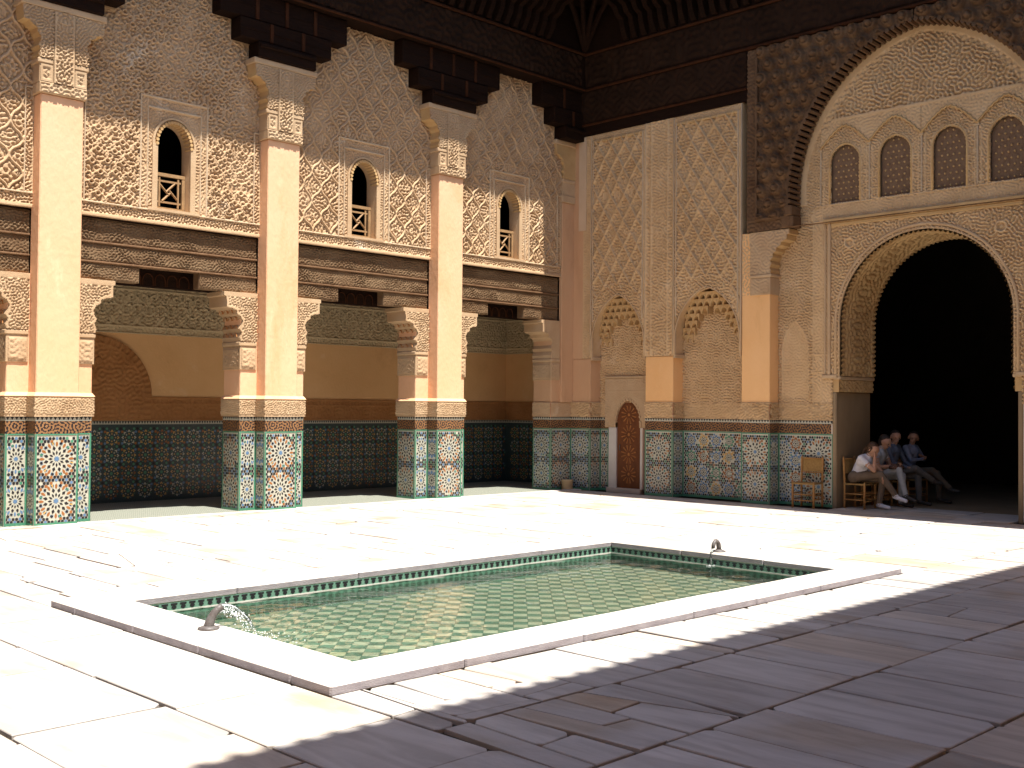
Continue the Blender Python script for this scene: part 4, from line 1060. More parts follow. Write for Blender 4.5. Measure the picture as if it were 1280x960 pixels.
    for k, (xf, W, ros) in enumerate(panels):
        mb = MB(); zellige(mb, W, ZD, xf, ros, pitch=.058, hexr=.030); mb.build('zellige_panel', ZL, t, recalc=False)
        mb = MB(); scraped_band(mb, W, ZD+.002, ZB, xf, seed=k*2.3); mb.build('lettered_band', ZL, t, recalc=False)
        relief('carved_band', 'stucco_east_bounce', t, 0, W, ZT+.002, ZS-.002, .018, lambda U, V, k=k: .004+.030*arab(U+k, V, .05, 0, 0), xf)
        mb = MB(); mb.add([xf(0, ZS-.004, 0), xf(W, ZS-.004, 0), xf(W, ZS-.004, .024), xf(0, ZS-.004, .024), xf(0, ZS+.014, 0), xf(W, ZS+.014, 0), xf(W, ZS+.01, .024), xf(0, ZS+.01, .024)],
                          [(0, 1, 2, 3), (7, 6, 5, 4), (2, 6, 7, 3), (0, 4, 5, 1), (1, 5, 6, 2), (3, 7, 4, 0)]); mb.build('band_ledge', 'stucco_trim', t)
    # wall behind the tiles of the niches and the portal bay
    mb = MB(); mb.box(XN+.002, xk+.001, 14.79, 15.03, 0, ZS); mb.box(XN+.002, xk+.001, 13.60, 13.87, 0, ZS); mb.box(XN+.002, xk+.001, 11.39, 12.93, 0, ZS); mb.build('dado_backing', 'plaster', t)
    build_door(t)
    build_portal(t, xk)
    return t

def build_door(t):
    # student door in the first niche: carved frame, marble jambs, arched leaf
    yl, yr = 14.57, 13.95; m = (yl+yr)/2; hw = (yl-yr)/2
    A = (hw, 1.3, 1.42, 1.86)
    mb = MB(); pts = arch_pts(hw, 1.30, 1.42, 1.86, 10)
    y1, y0 = 14.86, 13.66
    poly = [(y1, 2.30), (y1, 1.30)]+[(m+d, z) for d, z in pts]+[(m-d, z) for d, z in pts[::-1][1:]]+[(y0, 1.30), (y0, 2.30)]
    mb.prism(poly, 'yz', XN-.055, XN+.02); fr = mb.build('door_surround', 'stucco_trim', t)
    relief('carving', 'stucco_trim', fr, y0+.01, y1-.01, 1.33, 2.29, .015,
           lambda U, V: np.where((V > 2.17) | (np.minimum(U-y0, y1-U) < .10), .004+.009*arab(U, V, .05, 1, 0), np.where((V > 2.02) & (V < 2.04), .012, .004+.004*arab(U, V, .045, 0, 0))), on_x(XN-.056), lambda U, V: np.abs(U-m) > arch_half(V, hw+.05, 1.3, 1.42, 1.93))
    mb = MB(); mb.bbox(XN-.085, XN+.01, y0-.0, y1+.0, 2.301, 2.34, .008); mb.build('top_moulding', 'stucco_trim', fr)
    mb = MB()
    for i in range(15):
        an = PI*i/14; mb.tube([(XN-.07, m+(hw+.012)*math.cos(an), 1.42+.445*math.sin(an)), (XN+.02, m+(hw+.012)*math.cos(an), 1.42+.445*math.sin(an))], .026, 6)
    for s in (-1, 1): mb.box(XN-.075, XN-.0, *sorted((m+s*hw, m+s*(hw+.05))), 1.30, 1.42)
    mb.build('arch_ring', 'stucco_trim', fr)['kind'] = 'stuff'
    for (a, b) in ((yl, yl+.20), (yr-.06, yr)):
        mb = MB(); mb.bbox(XN-.05, XN+.02, a, b, 0.0, 1.30, .006); mb.build('marble_jamb', 'marble_rim', t)
    mb = MB(); mb.bbox(XN-.12, XN+.3, yr-.06, yl+.20, -.02, .075, .008); mb.build('threshold', 'marble', t)
    # jamb returns, so that the leaf sits deep in the wall
    mb = MB(); mb.box(XN+.021, XN+.026, yr-.2, yl+.25, 0, 2.3); mb.build('door_recess', 'wood_dark', t)
    pts = arch_pts(hw-.004, .08, 1.42, 1.855, 10)
    poly = [(m+d, z) for d, z in pts]+[(m-d, z) for d, z in pts[::-1][1:]]
    mb = MB(); mb.prism(poly, 'yz', XN-.012, XN+.02); leaf = mb.build('door_leaf', 'wood_door', t)
    mb = MB()       # carved girih of slanted strips
    rr = random.Random(4)
    for row in range(4):
        zc = .36+row*.40
        for q in range(12):
            an = q*PI/6+.26; r0, r1 = .075, .19
            y_a, z_a = m+r0*math.cos(an), zc+r0*math.sin(an); y_b, z_b = m+r1*math.cos(an), zc+r1*math.sin(an)
            w_ = float(arch_half(np.array([z_b]), hw-.03, .05, 1.42, 1.83)[0])
            if abs(y_b-m) < w_: mb.tube([(XN-.016, y_a, z_a), (XN-.016, y_b, z_b)], [.006, .017], 5)
        mb.lathe(0, 0, [], 3) if False else None
        mb.tube([(XN-.02, m, zc), (XN-.008, m, zc)], .03, 8)
    mb.build('carved_strips', 'wood_door_light', leaf)['kind'] = 'stuff'
    mb = MB(); mb.tube([(XN-.02, m+.22, .95), (XN-.045, m+.22, .93), (XN-.045, m+.22, .85), (XN-.02, m+.22, .83)], .009, 6); mb.build('handle', 'iron', leaf)

def build_portal(t, xk):
    hw, zs, zc, za = PORT
    L = 2.665
    WIN = [-1.37, -.46, .46, 1.37]
    def hfp(U, V):
        d = U-YC; a = np.abs(d)
        base = .001+.034*arab(d, V, .050, 1, .5)
        h = base
        # side strips outside the frame, a small blind arch on each
        sm = (a > 2.03) & (a < 2.60)
        ah = arch_half(V, .26, 1.9, 2.7, 3.28); rim = np.abs(np.abs(a-2.33)-ah) < .018
        h = np.where(sm & (V > 1.9) & (V < 3.27) & rim, .028, h)
        h = np.where(sm & (V > 1.9) & (np.abs(a-2.33) < ah-.02), .001+.012*arab(d, V, .05, 2, .25), h)
        # moulded frame
        fr = (a > 1.62) & (a < 1.98) & (V < 5.22)
        h = np.where(fr, np.where((np.abs(a-1.97) < .012) | (np.abs(a-1.80) < .012), .026, .006+.014*arab(d, V, .055, 0, 0)), h)
        h = np.where(fr & ((np.abs(V-2.35) < .012) | (np.abs(V-2.66) < .012) | (np.abs(V-4.98) < .012)), .028, h)
        # spandrels: scrolls
        spn = (a < 1.62) & (V > 2.28) & (V < 4.93)
        h = np.where(spn, .001+.042*arab(d, V, .056, 0, 0), h)
        for s in (-1, 1):
            r = np.hypot(d-s*1.28, V-4.56); h = np.where((r < .10), np.where(r > .065, .045, np.where(r > .03, .0, .02)), h)
        # band and window zone
        h = np.where((V > 5.02) & (V < 5.24) & (a < 1.75), .006+.012*arab(d, V, .05, 2, 0), h)
        wz = (V >= 5.24) & (V < 6.72) & (a < 2.0)
        h = np.where(wz, .001+.032*arab(d, V, .048, 1, 0), h)
        lob = np.zeros(U.shape) 
        for c in WIN:
            dd = np.abs(d-c)
            z_l = 6.58-.36*np.clip(dd/.455, 0, 1)**1.5+.022*np.abs(np.sin(dd*55))
            seg = wz & (dd < .456)
            h = np.where(seg & (V > z_l), .040+.012*arab(d, V, .055, 2, 0), h)
            w_in = arch_half(V, .31, 5.24, 5.98, 6.33)
            h = np.where(seg & (dd < w_in) & (dd > w_in-.03) , .030, h)
            h = np.where(seg & (np.abs(dd-.405) < .012) & (V < 6.2), .026, h)
        h = np.where((V > 6.70) & (V < 6.75), .055, h)
        # tympanum
        ty = V >= 6.75
        h = np.where(ty, .001+.055*arab(d, V, .068, 0, 0), h)
        ed = arch_half(V, *WARCH)-a
        h = np.where((V > 5.3) & (ed < .10), .05, h)
        h = np.where((V > 6.6) & (ed >= .10) & (ed < .24), .026+.02*sst(-.2, .2, np.sin(U*40+V*30)*np.sin(U*30-V*40)), h)
        return h
    def mk(U, V):
        a = np.abs(U-YC)
        inop = (V < zs) & (a < hw+.13) | (a < arch_half(V, hw, zs, zc, za))
        win = np.zeros(U.shape, bool)
        for c in WIN: win |= np.abs(U-YC-c) < arch_half(V, .26, 5.27, 5.98, 6.26)
        return ~inop & ~win & (V < 8.05)
    pr = relief('carved_face', 'stucco_east_bounce', t, YC-L, YC+L, ZS, 8.05, .0125, hfp, on_x(XB), mk)
    mb = MB(); mb.box(XB+.003, xk+.001, YC+hw+.135, YC+L, 0, 4.9); mb.box(XB+.003, xk+.001, YC-L, YC-hw-.135, 0, 4.9); mb.build('portal_backing', 'stucco_east_bounce', t)
    mb = MB(); mb.box(XB-.0, xk, YC-L, YC-hw-.14, 0, ZS); mb.build('south_plinth', 'plaster', t)
    # mouldings of the rectangular frame
    for s in (-1, 1):
        for a, w, e in ((1.625, .055, .055), (1.72, .035, .04)):
            p, q = sorted((YC+s*a, YC+s*(a+w))); mb = MB(); mb.bbox(XB-e, XB+.01, p, q, 2.30, 4.93, .012); mb.build('frame_moulding', 'stucco_trim', t)
        p, q = sorted((YC+s*1.50, YC+s*1.79)); mb = MB(); mb.bbox(XB-.06, XB+.01, p, q, 2.235, 2.30, .012); mb.build('frame_foot', 'stucco_trim', t)
    for z0, z1, e, w in ((4.931, 5.005, .085, 1.755), (4.865, 4.93, .05, 1.62), (5.245, 5.272, .03, 1.98)):
        mb = MB(); mb.bbox(XB-e, XB+.01, YC-w, YC+w, z0, z1, .012); mb.build('frame_moulding', 'stucco_ochre' if z1 < 5.01 else 'stucco_light', t)
    # arch rims with scalloped teeth
    for AA, r_, xo in (((hw+.075, zs, zc, za+.085), .03, -.02), ((hw+.02, zs, zc, za+.02), .022, -.012)):
        pp = arch_pts(*AA); Lp = [(XB+xo, YC+d, z) for d, z in pp]+[(XB+xo, YC-d, z) for d, z in pp[::-1][1:]]
        mb = MB(); mb.tube(Lp, r_, 8); mb.build('archivolt', 'stucco_trim', t, True)
    pk = [(XB-.02, YC-.04, 4.77), (XB-.02, YC-.05, 4.83), (XB-.02, YC, 4.885), (XB-.02, YC+.05, 4.83), (XB-.02, YC+.04, 4.77)]
    mb = MB(); mb.tube(pk, .016, 6); mb.build('keystone_loop', 'stucco_trim', t)
    # soffit: carved, running back into the wall
    pp = arch_pts(hw, zs, zc, za, 40); path = [(d, z) for d, z in pp]+[(-d, z) for d, z in pp[::-1][1:]]
    P_ = np.array(path); seg = np.hypot(*np.diff(P_, axis=0).T); S = np.concatenate([[0], np.cumsum(seg)]); tot = S[-1]
    def place(u, v, h):
        dd = np.interp(u, S, P_[:, 0]); zz = np.interp(u, S, P_[:, 1])
        e = .01; d2 = np.interp(np.clip(u+e, 0, tot), S, P_[:, 0])-np.interp(np.clip(u-e, 0, tot), S, P_[:, 0]); z2 = np.interp(np.clip(u+e, 0, tot), S, P_[:, 1])-np.interp(np.clip(u-e, 0, tot), S, P_[:, 1])
        n = np.hypot(d2, z2)+1e-9; nx, nz = -z2/n, d2/n
        return (v, YC+dd+nx*h*1.0, zz+nz*h*1.0) if False else (v, YC+dd-(-nx)*h, zz-(-nz)*h)
    def hfs(U, V):
        sc = np.abs(np.sin(U*PI/.085)); ed = np.minimum(V-XB, 18.75-V)
        return np.where(ed < .10, .045*sc, .004+.032*np.maximum(arab(U, V, .10, 1, .3), 0))
    relief('carved_soffit', 'stucco_ochre', t, 0, tot, XB-.005, 18.75, .018, hfs, place)
    # imposts and plain jambs
    for s in (-1, 1):
        y_ = YC+s*(hw+.05)
        p, q = sorted((YC+s*(hw-.015), YC+s*(hw+.13))); mb = MB(); mb.bbox(XB-.03, 18.77, p, q, 2.215, 2.279, .014); mb.build('impost', 'stucco_trim', t)
        p, q = sorted((YC+s*(hw+.02), YC+s*(hw+.14))); mb = MB(); mb.box(XB-.01, 18.76, p, q, 2.00, 2.214); im = mb.build('impost_frieze', 'stucco_ochre', t)
        relief('carving', 'stucco_ochre', im, XB, 18.74, 2.01, 2.205, .018, lambda U, V: .004+.022*arab(U, V, .07, 0, .3), (lambda u, v, h, s=s: (u, YC+s*(hw+.02-h), v)))
        p, q = sorted((YC+s*(hw+.065), YC+s*(hw+.14))); mb = MB(); mb.bbox(XB-.02, 18.76, p, q, -.03, 2.0, .015); mb.build('jamb', 'hall_stone', t)
        mb = MB(); mb.box(XB-.004, XB+.01, *sorted((YC+s*(hw+.141), YC+s*(hw+.165))), 0, ZS); mb.build('jamb_edge', 'marble_rim', t)
    # blind windows with studded lattice
    for c in WIN:
        pts = arch_pts(.262, 5.272, 5.98, 6.262, 8); poly = [(YC+c+d, z) for d, z in pts]+[(YC+c-d, z) for d, z in pts[::-1][1:]]
        mb = MB(); mb.prism(poly, 'yz', XB+.035, XB+.045); w = mb.build('blind_window', 'lattice_panel', t)
        mb = MB()
        for i in range(-3, 4):
            for j in range(11):
                yy = YC+c+(i+.5*(j % 2))*.095; zz = 5.33+j*.098
                if abs(yy-YC-c) < float(arch_half(np.array([zz]), .23, 5.2, 5.98, 6.22)[0]): mb.tube([(XB+.031, yy, zz), (XB+.012, yy, zz)], [.021, .010], 5)
        mb.build('studs', 'stucco_ochre', w)['kind'] = 'stuff'
        L2 = [(XB-.012, YC+c+d, z) for d, z in arch_pts(.285, 5.272, 5.98, 6.29, 10)]+[(XB-.012, YC+c-d, z) for d, z in arch_pts(.285, 5.272, 5.98, 6.29, 10)[::-1][1:]]
        mb = MB(); mb.tube(L2, .024, 6); mb.build('window_rim', 'stucco_ochre', w, True)
    for c in WIN:
        pts = []
        for i in range(25):
            dd = -.455+.91*i/24; a_ = abs(dd); pts.append((XB-.045, YC+c+dd, 6.585-.36*(a_/.455)**1.5+.026*abs(math.sin(dd*42))))
        mb = MB(); mb.tube(pts, .021, 6); mb.build('lobed_canopy', 'stucco_ochre', t, True)
    for k in range(5):
        yy = YC+(-1.825+.9125*k); mb = MB(); mb.tube([(XB-.022, yy, 5.275), (XB-.022, yy, 6.22)], .018, 6); mb.bbox(XB-.05, XB, yy-.035, yy+.035, 6.20, 6.245, .008); mb.build('colonnette', 'stucco_light', t)
    # capital and bracket that carry the wooden arch
    for s in (1, -1):
        ye = YC+s*2.67          # inner edge of the pilaster
        def Y(q): return ye-s*q
        p, q = sorted((Y(-.59), Y(-.40))); mb = MB(); mb.box(XF+.01, xk, p, q, 3.745, 4.88); bs = mb.build('border_strip', 'stucco_east_bounce', t)
        relief('carving', 'stucco_east_bounce', bs, p+.005, q-.005, 3.75, 4.87, .016, lambda U, V: .003+.014*arab(U, V, .06, 1, 0), on_x(XF+.009))
        p, q = sorted((Y(-.398), Y(.02))); mb = MB(); mb.bbox(XF-.03, xk, p, q, 3.74, 4.05, .008); b = mb.build('capital_block', 'stucco_trim', t)
        relief('carving', 'stucco_trim', b, p+.03, q-.03, 3.77, 4.02, .014, lambda U, V: .002+.010*arab(U*1.5, V*.8, .05, 2, 0), on_x(XF-.031))
        p, q = sorted((Y(-.398), Y(.045))); mb = MB(); mb.bbox(XF-.045, xk, p, q, 4.051, 4.11, .012); mb.build('capital_band', 'stucco_trim', t)
        prof = [(-.398, 4.111), (.02, 4.111), (.03, 4.17), (.005, 4.22), (.04, 4.28), (.02, 4.34), (.07, 4.40), (.065, 4.46), (.13, 4.50), (.14, 4.56), (.22, 4.60), (.24, 4.66), (.34, 4.69), (.36, 4.78), (.40, 4.79), (.40, 4.878), (-.398, 4.878)]
        poly = [(Y(u), z) for u, z in prof]
        mb = MB(); mb.prism(poly, 'yz', XF-.02, xk); cb = mb.build('lobed_bracket', 'stucco_ochre', t)
        def inside(U, V, poly=poly):
            r = np.zeros(U.shape, bool); n = len(poly)
            for i in range(n):
                (xa, za_), (xb, zb_) = poly[i], poly[(i+1) % n]
                r ^= ((za_ > V) != (zb_ > V)) & (U < (xb-xa)*(V-za_)/(zb_-za_+1e-9)+xa)
            return r
        x0, x1 = min(a for a, b_ in poly), max(a for a, b_ in poly)
        relief('carving', 'stucco_trim', cb, x0, x1, 4.115, 4.87, .015, lambda U, V: .003+.014*arab(U, V, .06, 0, 0), on_x(XF-.021), inside)
build_east_wall()

def build_wood_east():
    t = thing('wooden_portal_arch', (XF, YC, 4.9), 'dark carved wooden arch and frieze framing the tall portal', 'arch')
    xf = XF-.03
    hw, zs, zc, za = WFRONT
    pts = arch_pts(*WFRONT, 28)
    for s in (1, -1):
        poly = [(YC, 8.22), (YC+s*3.14, 8.22), (YC+s*3.14, 4.885), (YC+s*hw, 4.885)]+[(YC+s*d, z) for d, z in pts[1:]]
        mb = MB(); mb.prism(poly, 'yz', xf+.02, XB-.06); mb.build('spandrel_block', 'wood_dark', t)
    def hfw(U, V):
        d = np.abs(U-YC)
        ar = lab(U-YC, V, .17, 0, 0); h = .002+.075*sst(-.2, .7, ar)+.014*arab(U, V, .06, 1, 0)
        Uw, Vw = warp(U-YC, V, .016); rg, dd = rings(Uw, Vw, .30, .075, .25); h = .002+.020*arab(U-YC, V, .055, 1, 0)
        h = np.maximum(h, .135*np.sqrt(np.clip(1-(dd/.118)**2, 0, None))-.06*((dd > .05) & (dd < .072)))
        e = np.minimum(3.14-d, V-4.885)
        h = np.where(e < .22, np.where(np.abs(e-.21) < .014, .05, .008+.02*arab(U, V, .07, 2, 0)), h)
        ed = d-arch_half(V, *WFRONT); h = np.where((ed < .05) & (V < 8.03), .05, h)
        return h
    relief('carving', 'wood_carved', t, YC-3.14, YC+3.14, 4.887, 8.20, .018, hfw, on_x(xf+.018), lambda U, V: np.abs(U-YC) > arch_half(V, *WFRONT))
    for s in (1, -1):
        mb = MB(); p, q = sorted((YC+s*2.90, YC+s*2.945)); mb.bbox(xf-.06, xf+.03, p, q, 5.12, 8.13, .012); mb.bbox(xf-.06, xf+.03, *sorted((YC+s*2.44, YC+s*2.945)), 5.075, 5.119, .012); mb.build('spandrel_border', 'wood_carved', t)
    # ribs along the arch edge
    P_ = np.array([(d, z) for d, z in pts]+[(-d, z) for d, z in pts[::-1][1:]]); S = np.concatenate([[0], np.cumsum(np.hypot(*np.diff(P_, axis=0).T))])
    n = int(S[-1]/.10)
    for i in range(n):
        u = (i+.5)*S[-1]/n; d = np.interp(u, S, P_[:, 0]); z = np.interp(u, S, P_[:, 1])
        mb = MB(); mb.tube([(xf-.03, YC+d, z), (XB-.08, YC+d*.975, z-.03)], [.040, .034], 6); mb.build('rib', 'wood_carved', t)
    for s in (1, -1):
        p, q = sorted((YC+s*2.18, YC+s*2.42)); mb = MB(); mb.bbox(xf-.03, XB-.06, p, q, 4.89, 5.10, .02); mb.bbox(xf-.05, XB-.06, *sorted((YC+s*2.20, YC+s*2.36)), 5.101, 5.28, .02); mb.build('spring_block', 'wood_carved', t)
    t2 = thing('wooden_wall_plate', (XF, 13, 7.3), 'dark wooden frieze with brackets above the diamond carved panels', 'frieze')
    mb = MB(); mb.box(xf+.01, xk_, YC+3.142, 15.42, 7.301, 7.50); mb.build('lower_beam', 'wood_dark', t2)
    mb = MB(); mb.bbox(xf-.03, xf+.05, YC+3.15, 15.42, 7.501, 7.545, .01); mb.build('moulding', 'wood_red', t2)
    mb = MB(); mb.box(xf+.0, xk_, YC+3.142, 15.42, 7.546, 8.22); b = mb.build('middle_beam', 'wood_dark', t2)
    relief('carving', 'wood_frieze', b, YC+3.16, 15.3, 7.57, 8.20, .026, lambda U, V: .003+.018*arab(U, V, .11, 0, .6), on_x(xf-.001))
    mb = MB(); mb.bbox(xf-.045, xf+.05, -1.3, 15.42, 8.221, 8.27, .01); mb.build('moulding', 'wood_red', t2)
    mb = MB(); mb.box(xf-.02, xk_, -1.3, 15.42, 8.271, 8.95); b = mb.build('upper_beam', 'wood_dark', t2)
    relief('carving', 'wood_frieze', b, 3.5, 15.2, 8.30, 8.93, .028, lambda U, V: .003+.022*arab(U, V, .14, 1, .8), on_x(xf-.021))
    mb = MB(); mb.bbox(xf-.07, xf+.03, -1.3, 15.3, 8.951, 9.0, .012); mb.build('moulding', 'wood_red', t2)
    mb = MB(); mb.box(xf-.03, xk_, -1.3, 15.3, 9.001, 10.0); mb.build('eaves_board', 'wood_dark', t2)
    mb = MB(); mb.box(xf, xk_, -1.3, YC-3.142, 7.301, 8.22); mb.build('south_beam', 'wood_dark', t2)
    out = (xf-.03)-16.26; proto = None; y = 14.05
    while y > 2.0:
        if proto is None:
            mb = MB(); mb.prism([(xf-.03-u, z) for u, z in bracket_prof(out)], 'xz', y-.055, y+.055); proto = mb.build('eaves_bracket', 'wood_dark', t2); py = y
        else: o = proto.copy(); COL.objects.link(o); o.parent = t2; o.location = proto.location+Vector((0, y-py, 0))
        y -= .235
    mb = MB(); mb.box(16.24, xf-.03, -1.3, 14.075, 9.941, 9.99); mb.build('soffit_boards', 'wood_dark', t2)
    mb = MB(); mb.box(16.20, 16.238, -1.3, 14.055, 9.90, 10.14); mb.build('fascia', 'wood_dark', t2)
    # hip bracket in the corner
    mb = MB()
    for off in (-.35, -.12, .12, .35):
        a = PI*.75+off*.9
        for i in range(1):
            p0 = Vector((XF-.1, 15.15, 9.05)); d = Vector((-math.cos(PI/4+off), -math.sin(PI/4+off), 0))
            mb.tube([p0, p0+d*.3+Vector((0, 0, .25)), p0+d*.75+Vector((0, 0, .55)), p0+d*1.3+Vector((0, 0, .78))], [.06, .06, .05, .05], 6)
    mb.build('corner_brackets', 'wood_dark', t2)
xk_ = XN+.025
build_wood_east()

# ================================================================== GALLERY BEHIND THE PILLARS
def build_gallery():
    t = thing('gallery_wall', (10, YB, 0), 'shaded gallery wall behind the pillars with tiled base and grey carved frieze', 'wall')
    x0 = 1.0
    def zone(xf, L, k, x_off=0):
        mb = MB(); ros = []; p = .305; n = int(L/p); off = (L-n*p)/2
        for i in range(n):
            for j in range(4): ros.append((off+(i+.5)*p, .20+j*.305, .135, 8, Y_ if (i+j) % 2 else (W_ if (i*2+j) % 3 else R_)))
        # the gallery tiles are laid in two halves to keep each mosaic light
        H = 1.34; half = n//2
        zel_fast(mb, L, H, xf, ros, off, p)
        mb.build('zellige_panel', ZL, t, recalc=False)
        mb = MB(); mb.add([xf(0, H, .006), xf(L, H, .006), xf(L, H+.06, .006), xf(0, H+.06, .006)], [(0, 1, 2, 3)], W_)
        m_ = int(L/.05); w = L/m_
        for i in range(m_): u = (i+.5)*w; mb.add([xf(u-w*.42, H+.055, .009), xf(u, H+.008, .009), xf(u+w*.42, H+.055, .009)], [(0, 1, 2)], K_)
        mb.build('tooth_band', ZL, t, recalc=False)
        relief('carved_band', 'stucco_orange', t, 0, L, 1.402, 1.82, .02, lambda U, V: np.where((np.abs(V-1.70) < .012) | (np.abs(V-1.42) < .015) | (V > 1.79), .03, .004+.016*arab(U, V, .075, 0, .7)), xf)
        relief('carved_frieze', 'stucco_grey', t, 0, L, 2.90, 3.84, .014, fri, xf)
    def fri(U, V):
        ln = (np.abs(V-2.915) < .012) | (np.abs(V-3.035) < .012) | (np.abs(V-3.66) < .014)
        rg, d = rings(U, V-3.035, .21, .04, .155); r2, d2 = rings(U+.105, V-3.035+.04, .21, .025, .155)
        mid = np.where(d < .026, -.03, .030*np.maximum(.8*arab(U, V, .060, 2, .42), rg)); mid = np.where(d2 < .02, -.03, mid)
        return np.where(ln, .03, np.where((V > 3.045) & (V < 3.65), mid, .004+.014*arab(U, V, .06, 0, 0)))
    def zel_fast(mb, W, H, xf, ros, off, p):
        mb.add([xf(0, 0, 0), xf(W, 0, 0), xf(W, H, 0), xf(0, H, 0)], [(0, 1, 2, 3)], 7)
        for (cu, cv, R, n, rc) in ros:
            def P(r, a): return xf(cu+r*R*math.cos(a), cv+r*R*math.sin(a), .004)
            st = 2*PI/n
            mb.add([P(.26 if i % 2 else .16, i*PI/8) for i in range(16)], [list(range(16))], G_)
            for k in range(n):
                a = k*st+PI/2
                mb.add([P(.36, a), P(.46, a-.3*st), P(.60, a), P(.46, a+.3*st)], [(0, 1, 2, 3)], W_ if k % 2 else Y_)
                mb.add([P(.66, a-.20*st), P(.80, a-.34*st), P(1.02, a), P(.80, a+.34*st), P(.66, a+.20*st), P(.84, a)], [(0, 1, 2, 5), (5, 2, 3, 4)], rc)
                mb.add([P(.80, a+.5*st), P(.90, a+.36*st), P(1.0, a+.5*st), P(.90, a+.64*st)], [(0, 1, 2, 3)], G_ if k % 2 else B_)
            for s1 in (0, 1):
                uu, vv = cu+p/2*s1, cv+(.1525 if s1 else 0)
                if not s1: continue
                for q in range(6):
                    a = q*PI/3; c2 = [G_, B_, R_][q % 3]
                    pu, pv = uu+.062*math.cos(a), vv+.062*math.sin(a)
                    if 0.02 < pu < W-.02 and pv < H-.02: mb.add([xf(pu+.024*math.cos(b*PI/3), pv+.024*math.sin(b*PI/3), .004) for b in range(6)], [list(range(6))], c2)
                if uu < W-.04 and vv < H-.04: mb.add([xf(uu+.026*math.cos(b*PI/3), vv+.026*math.sin(b*PI/3), .004) for b in range(6)], [list(range(6))], K_)
    zone(lambda u, v, d: (x0+u, YB-d, v), XE-x0, 0)
    zone(lambda u, v, d: (XE-d, YB-u, v), YB-YJ-.02, 1)
    mb = MB(); mb.box(x0, XE, YB+.034, YB+.25, 0, 4.4); mb.box(XE+.034, XE+.2, YJ+.005, YB+.25, 0, 4.4); mb.build('wall_body', 'plaster_gallery', t)
    mb = MB(); mb.box(x0, XE-.001, YB-.006, YB+.003, 1.82, 2.899); mb.box(XE-.006, XE+.003, YJ+.01, YB-.007, 1.82, 2.899); mb.build('plaster_field', 'plaster_gallery', t)
    # blind carved arch
    cx, cz, r = 8.22, 1.84, 1.0
    mb = MB(); n = 28
    ro = [(cx+(r+.03)*math.cos(PI*i/n), cz+(r+.0)*math.sin(PI*i/n)) for i in range(n+1)]
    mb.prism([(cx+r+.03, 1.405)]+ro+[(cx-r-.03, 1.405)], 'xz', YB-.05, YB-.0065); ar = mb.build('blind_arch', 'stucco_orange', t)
    def am(U, V): return np.where(V < cz, np.abs(U-cx) < r, np.hypot(U-cx, V-cz) < r)
    def ah(U, V):
        rad = np.where(V < cz, np.abs(U-cx), np.hypot(U-cx, V-cz)); an = np.arctan2(np.maximum(V-cz, 0), U-cx)
        band = .012+.018*(np.sin(np.where(V < cz, V/r, an)*60) > 0)
        return np.where(rad > r-.11, band, np.where(rad > r-.14, .03, .004+.02*arab(U-cx, V, .075, 1, .5)))
    relief('carving', 'stucco_orange', ar, cx-r, cx+r, 1.41, cz+r, .018, ah, on_y(YB-.051), am)
    mb = MB(); mb.lathe(0, 0, [(.0, .03), (.05, .025), (.075, 0)], 12); mb.v = [(cx+.05+x, YB-.06-z, 2.42+y) for x, y, z in mb.v]; mb.build('boss', 'stucco_orange', ar)
    # ceiling
    t3 = thing('gallery_ceiling', (10, 17, 3.85), 'dark timber ceiling of the gallery behind the pillars', 'ceiling')
    mb = MB(); mb.box(x0, XE, YJ+.04, YB, 3.98, 4.06); mb.build('boarding', 'wood_dark', t3)
    pr = None
    for i in range(36):
        x = x0+.3+i*.46
        if x > XE-.1: break
        if pr is None: mb = MB(); mb.box(x-.05, x+.05, YJ+.04, YB-.002, 3.86, 3.979); pr = mb.build('joist', 'wood_dark', t3); px = x
        else: o = pr.copy(); COL.objects.link(o); o.parent = t3; o.location = pr.location+Vector((x-px, 0, 0))
    # blocking above the gallery so no daylight falls in from the top
    mb = MB(); mb.box(0, XE+.8, YB+.255, YB+.4, 4.0, 10.2); mb.box(0, XE+.8, YW+.15, YB+.4, 10.0, 10.2); mb.box(.8, 1.0, YJ, YB, 0, 10); o = mb.build('upper_storey', 'plaster'); tag(o, 'plain upper storey closing the block above the arcade gallery', 'building')
build_gallery()

# ================================================================== PRAYER HALL BEHIND THE PORTAL
def build_hall():
    t = thing('prayer_hall', (22, YC, 0), 'dark interior of the hall seen through the large arch', 'room')
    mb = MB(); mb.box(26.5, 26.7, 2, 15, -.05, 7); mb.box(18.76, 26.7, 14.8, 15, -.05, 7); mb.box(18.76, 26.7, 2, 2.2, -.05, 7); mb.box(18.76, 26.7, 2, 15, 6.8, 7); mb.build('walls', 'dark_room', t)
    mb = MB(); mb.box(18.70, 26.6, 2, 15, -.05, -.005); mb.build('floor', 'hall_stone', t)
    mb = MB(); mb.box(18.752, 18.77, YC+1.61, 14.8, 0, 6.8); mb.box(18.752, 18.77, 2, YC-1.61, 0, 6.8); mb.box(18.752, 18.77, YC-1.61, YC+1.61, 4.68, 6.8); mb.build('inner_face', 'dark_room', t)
build_hall()

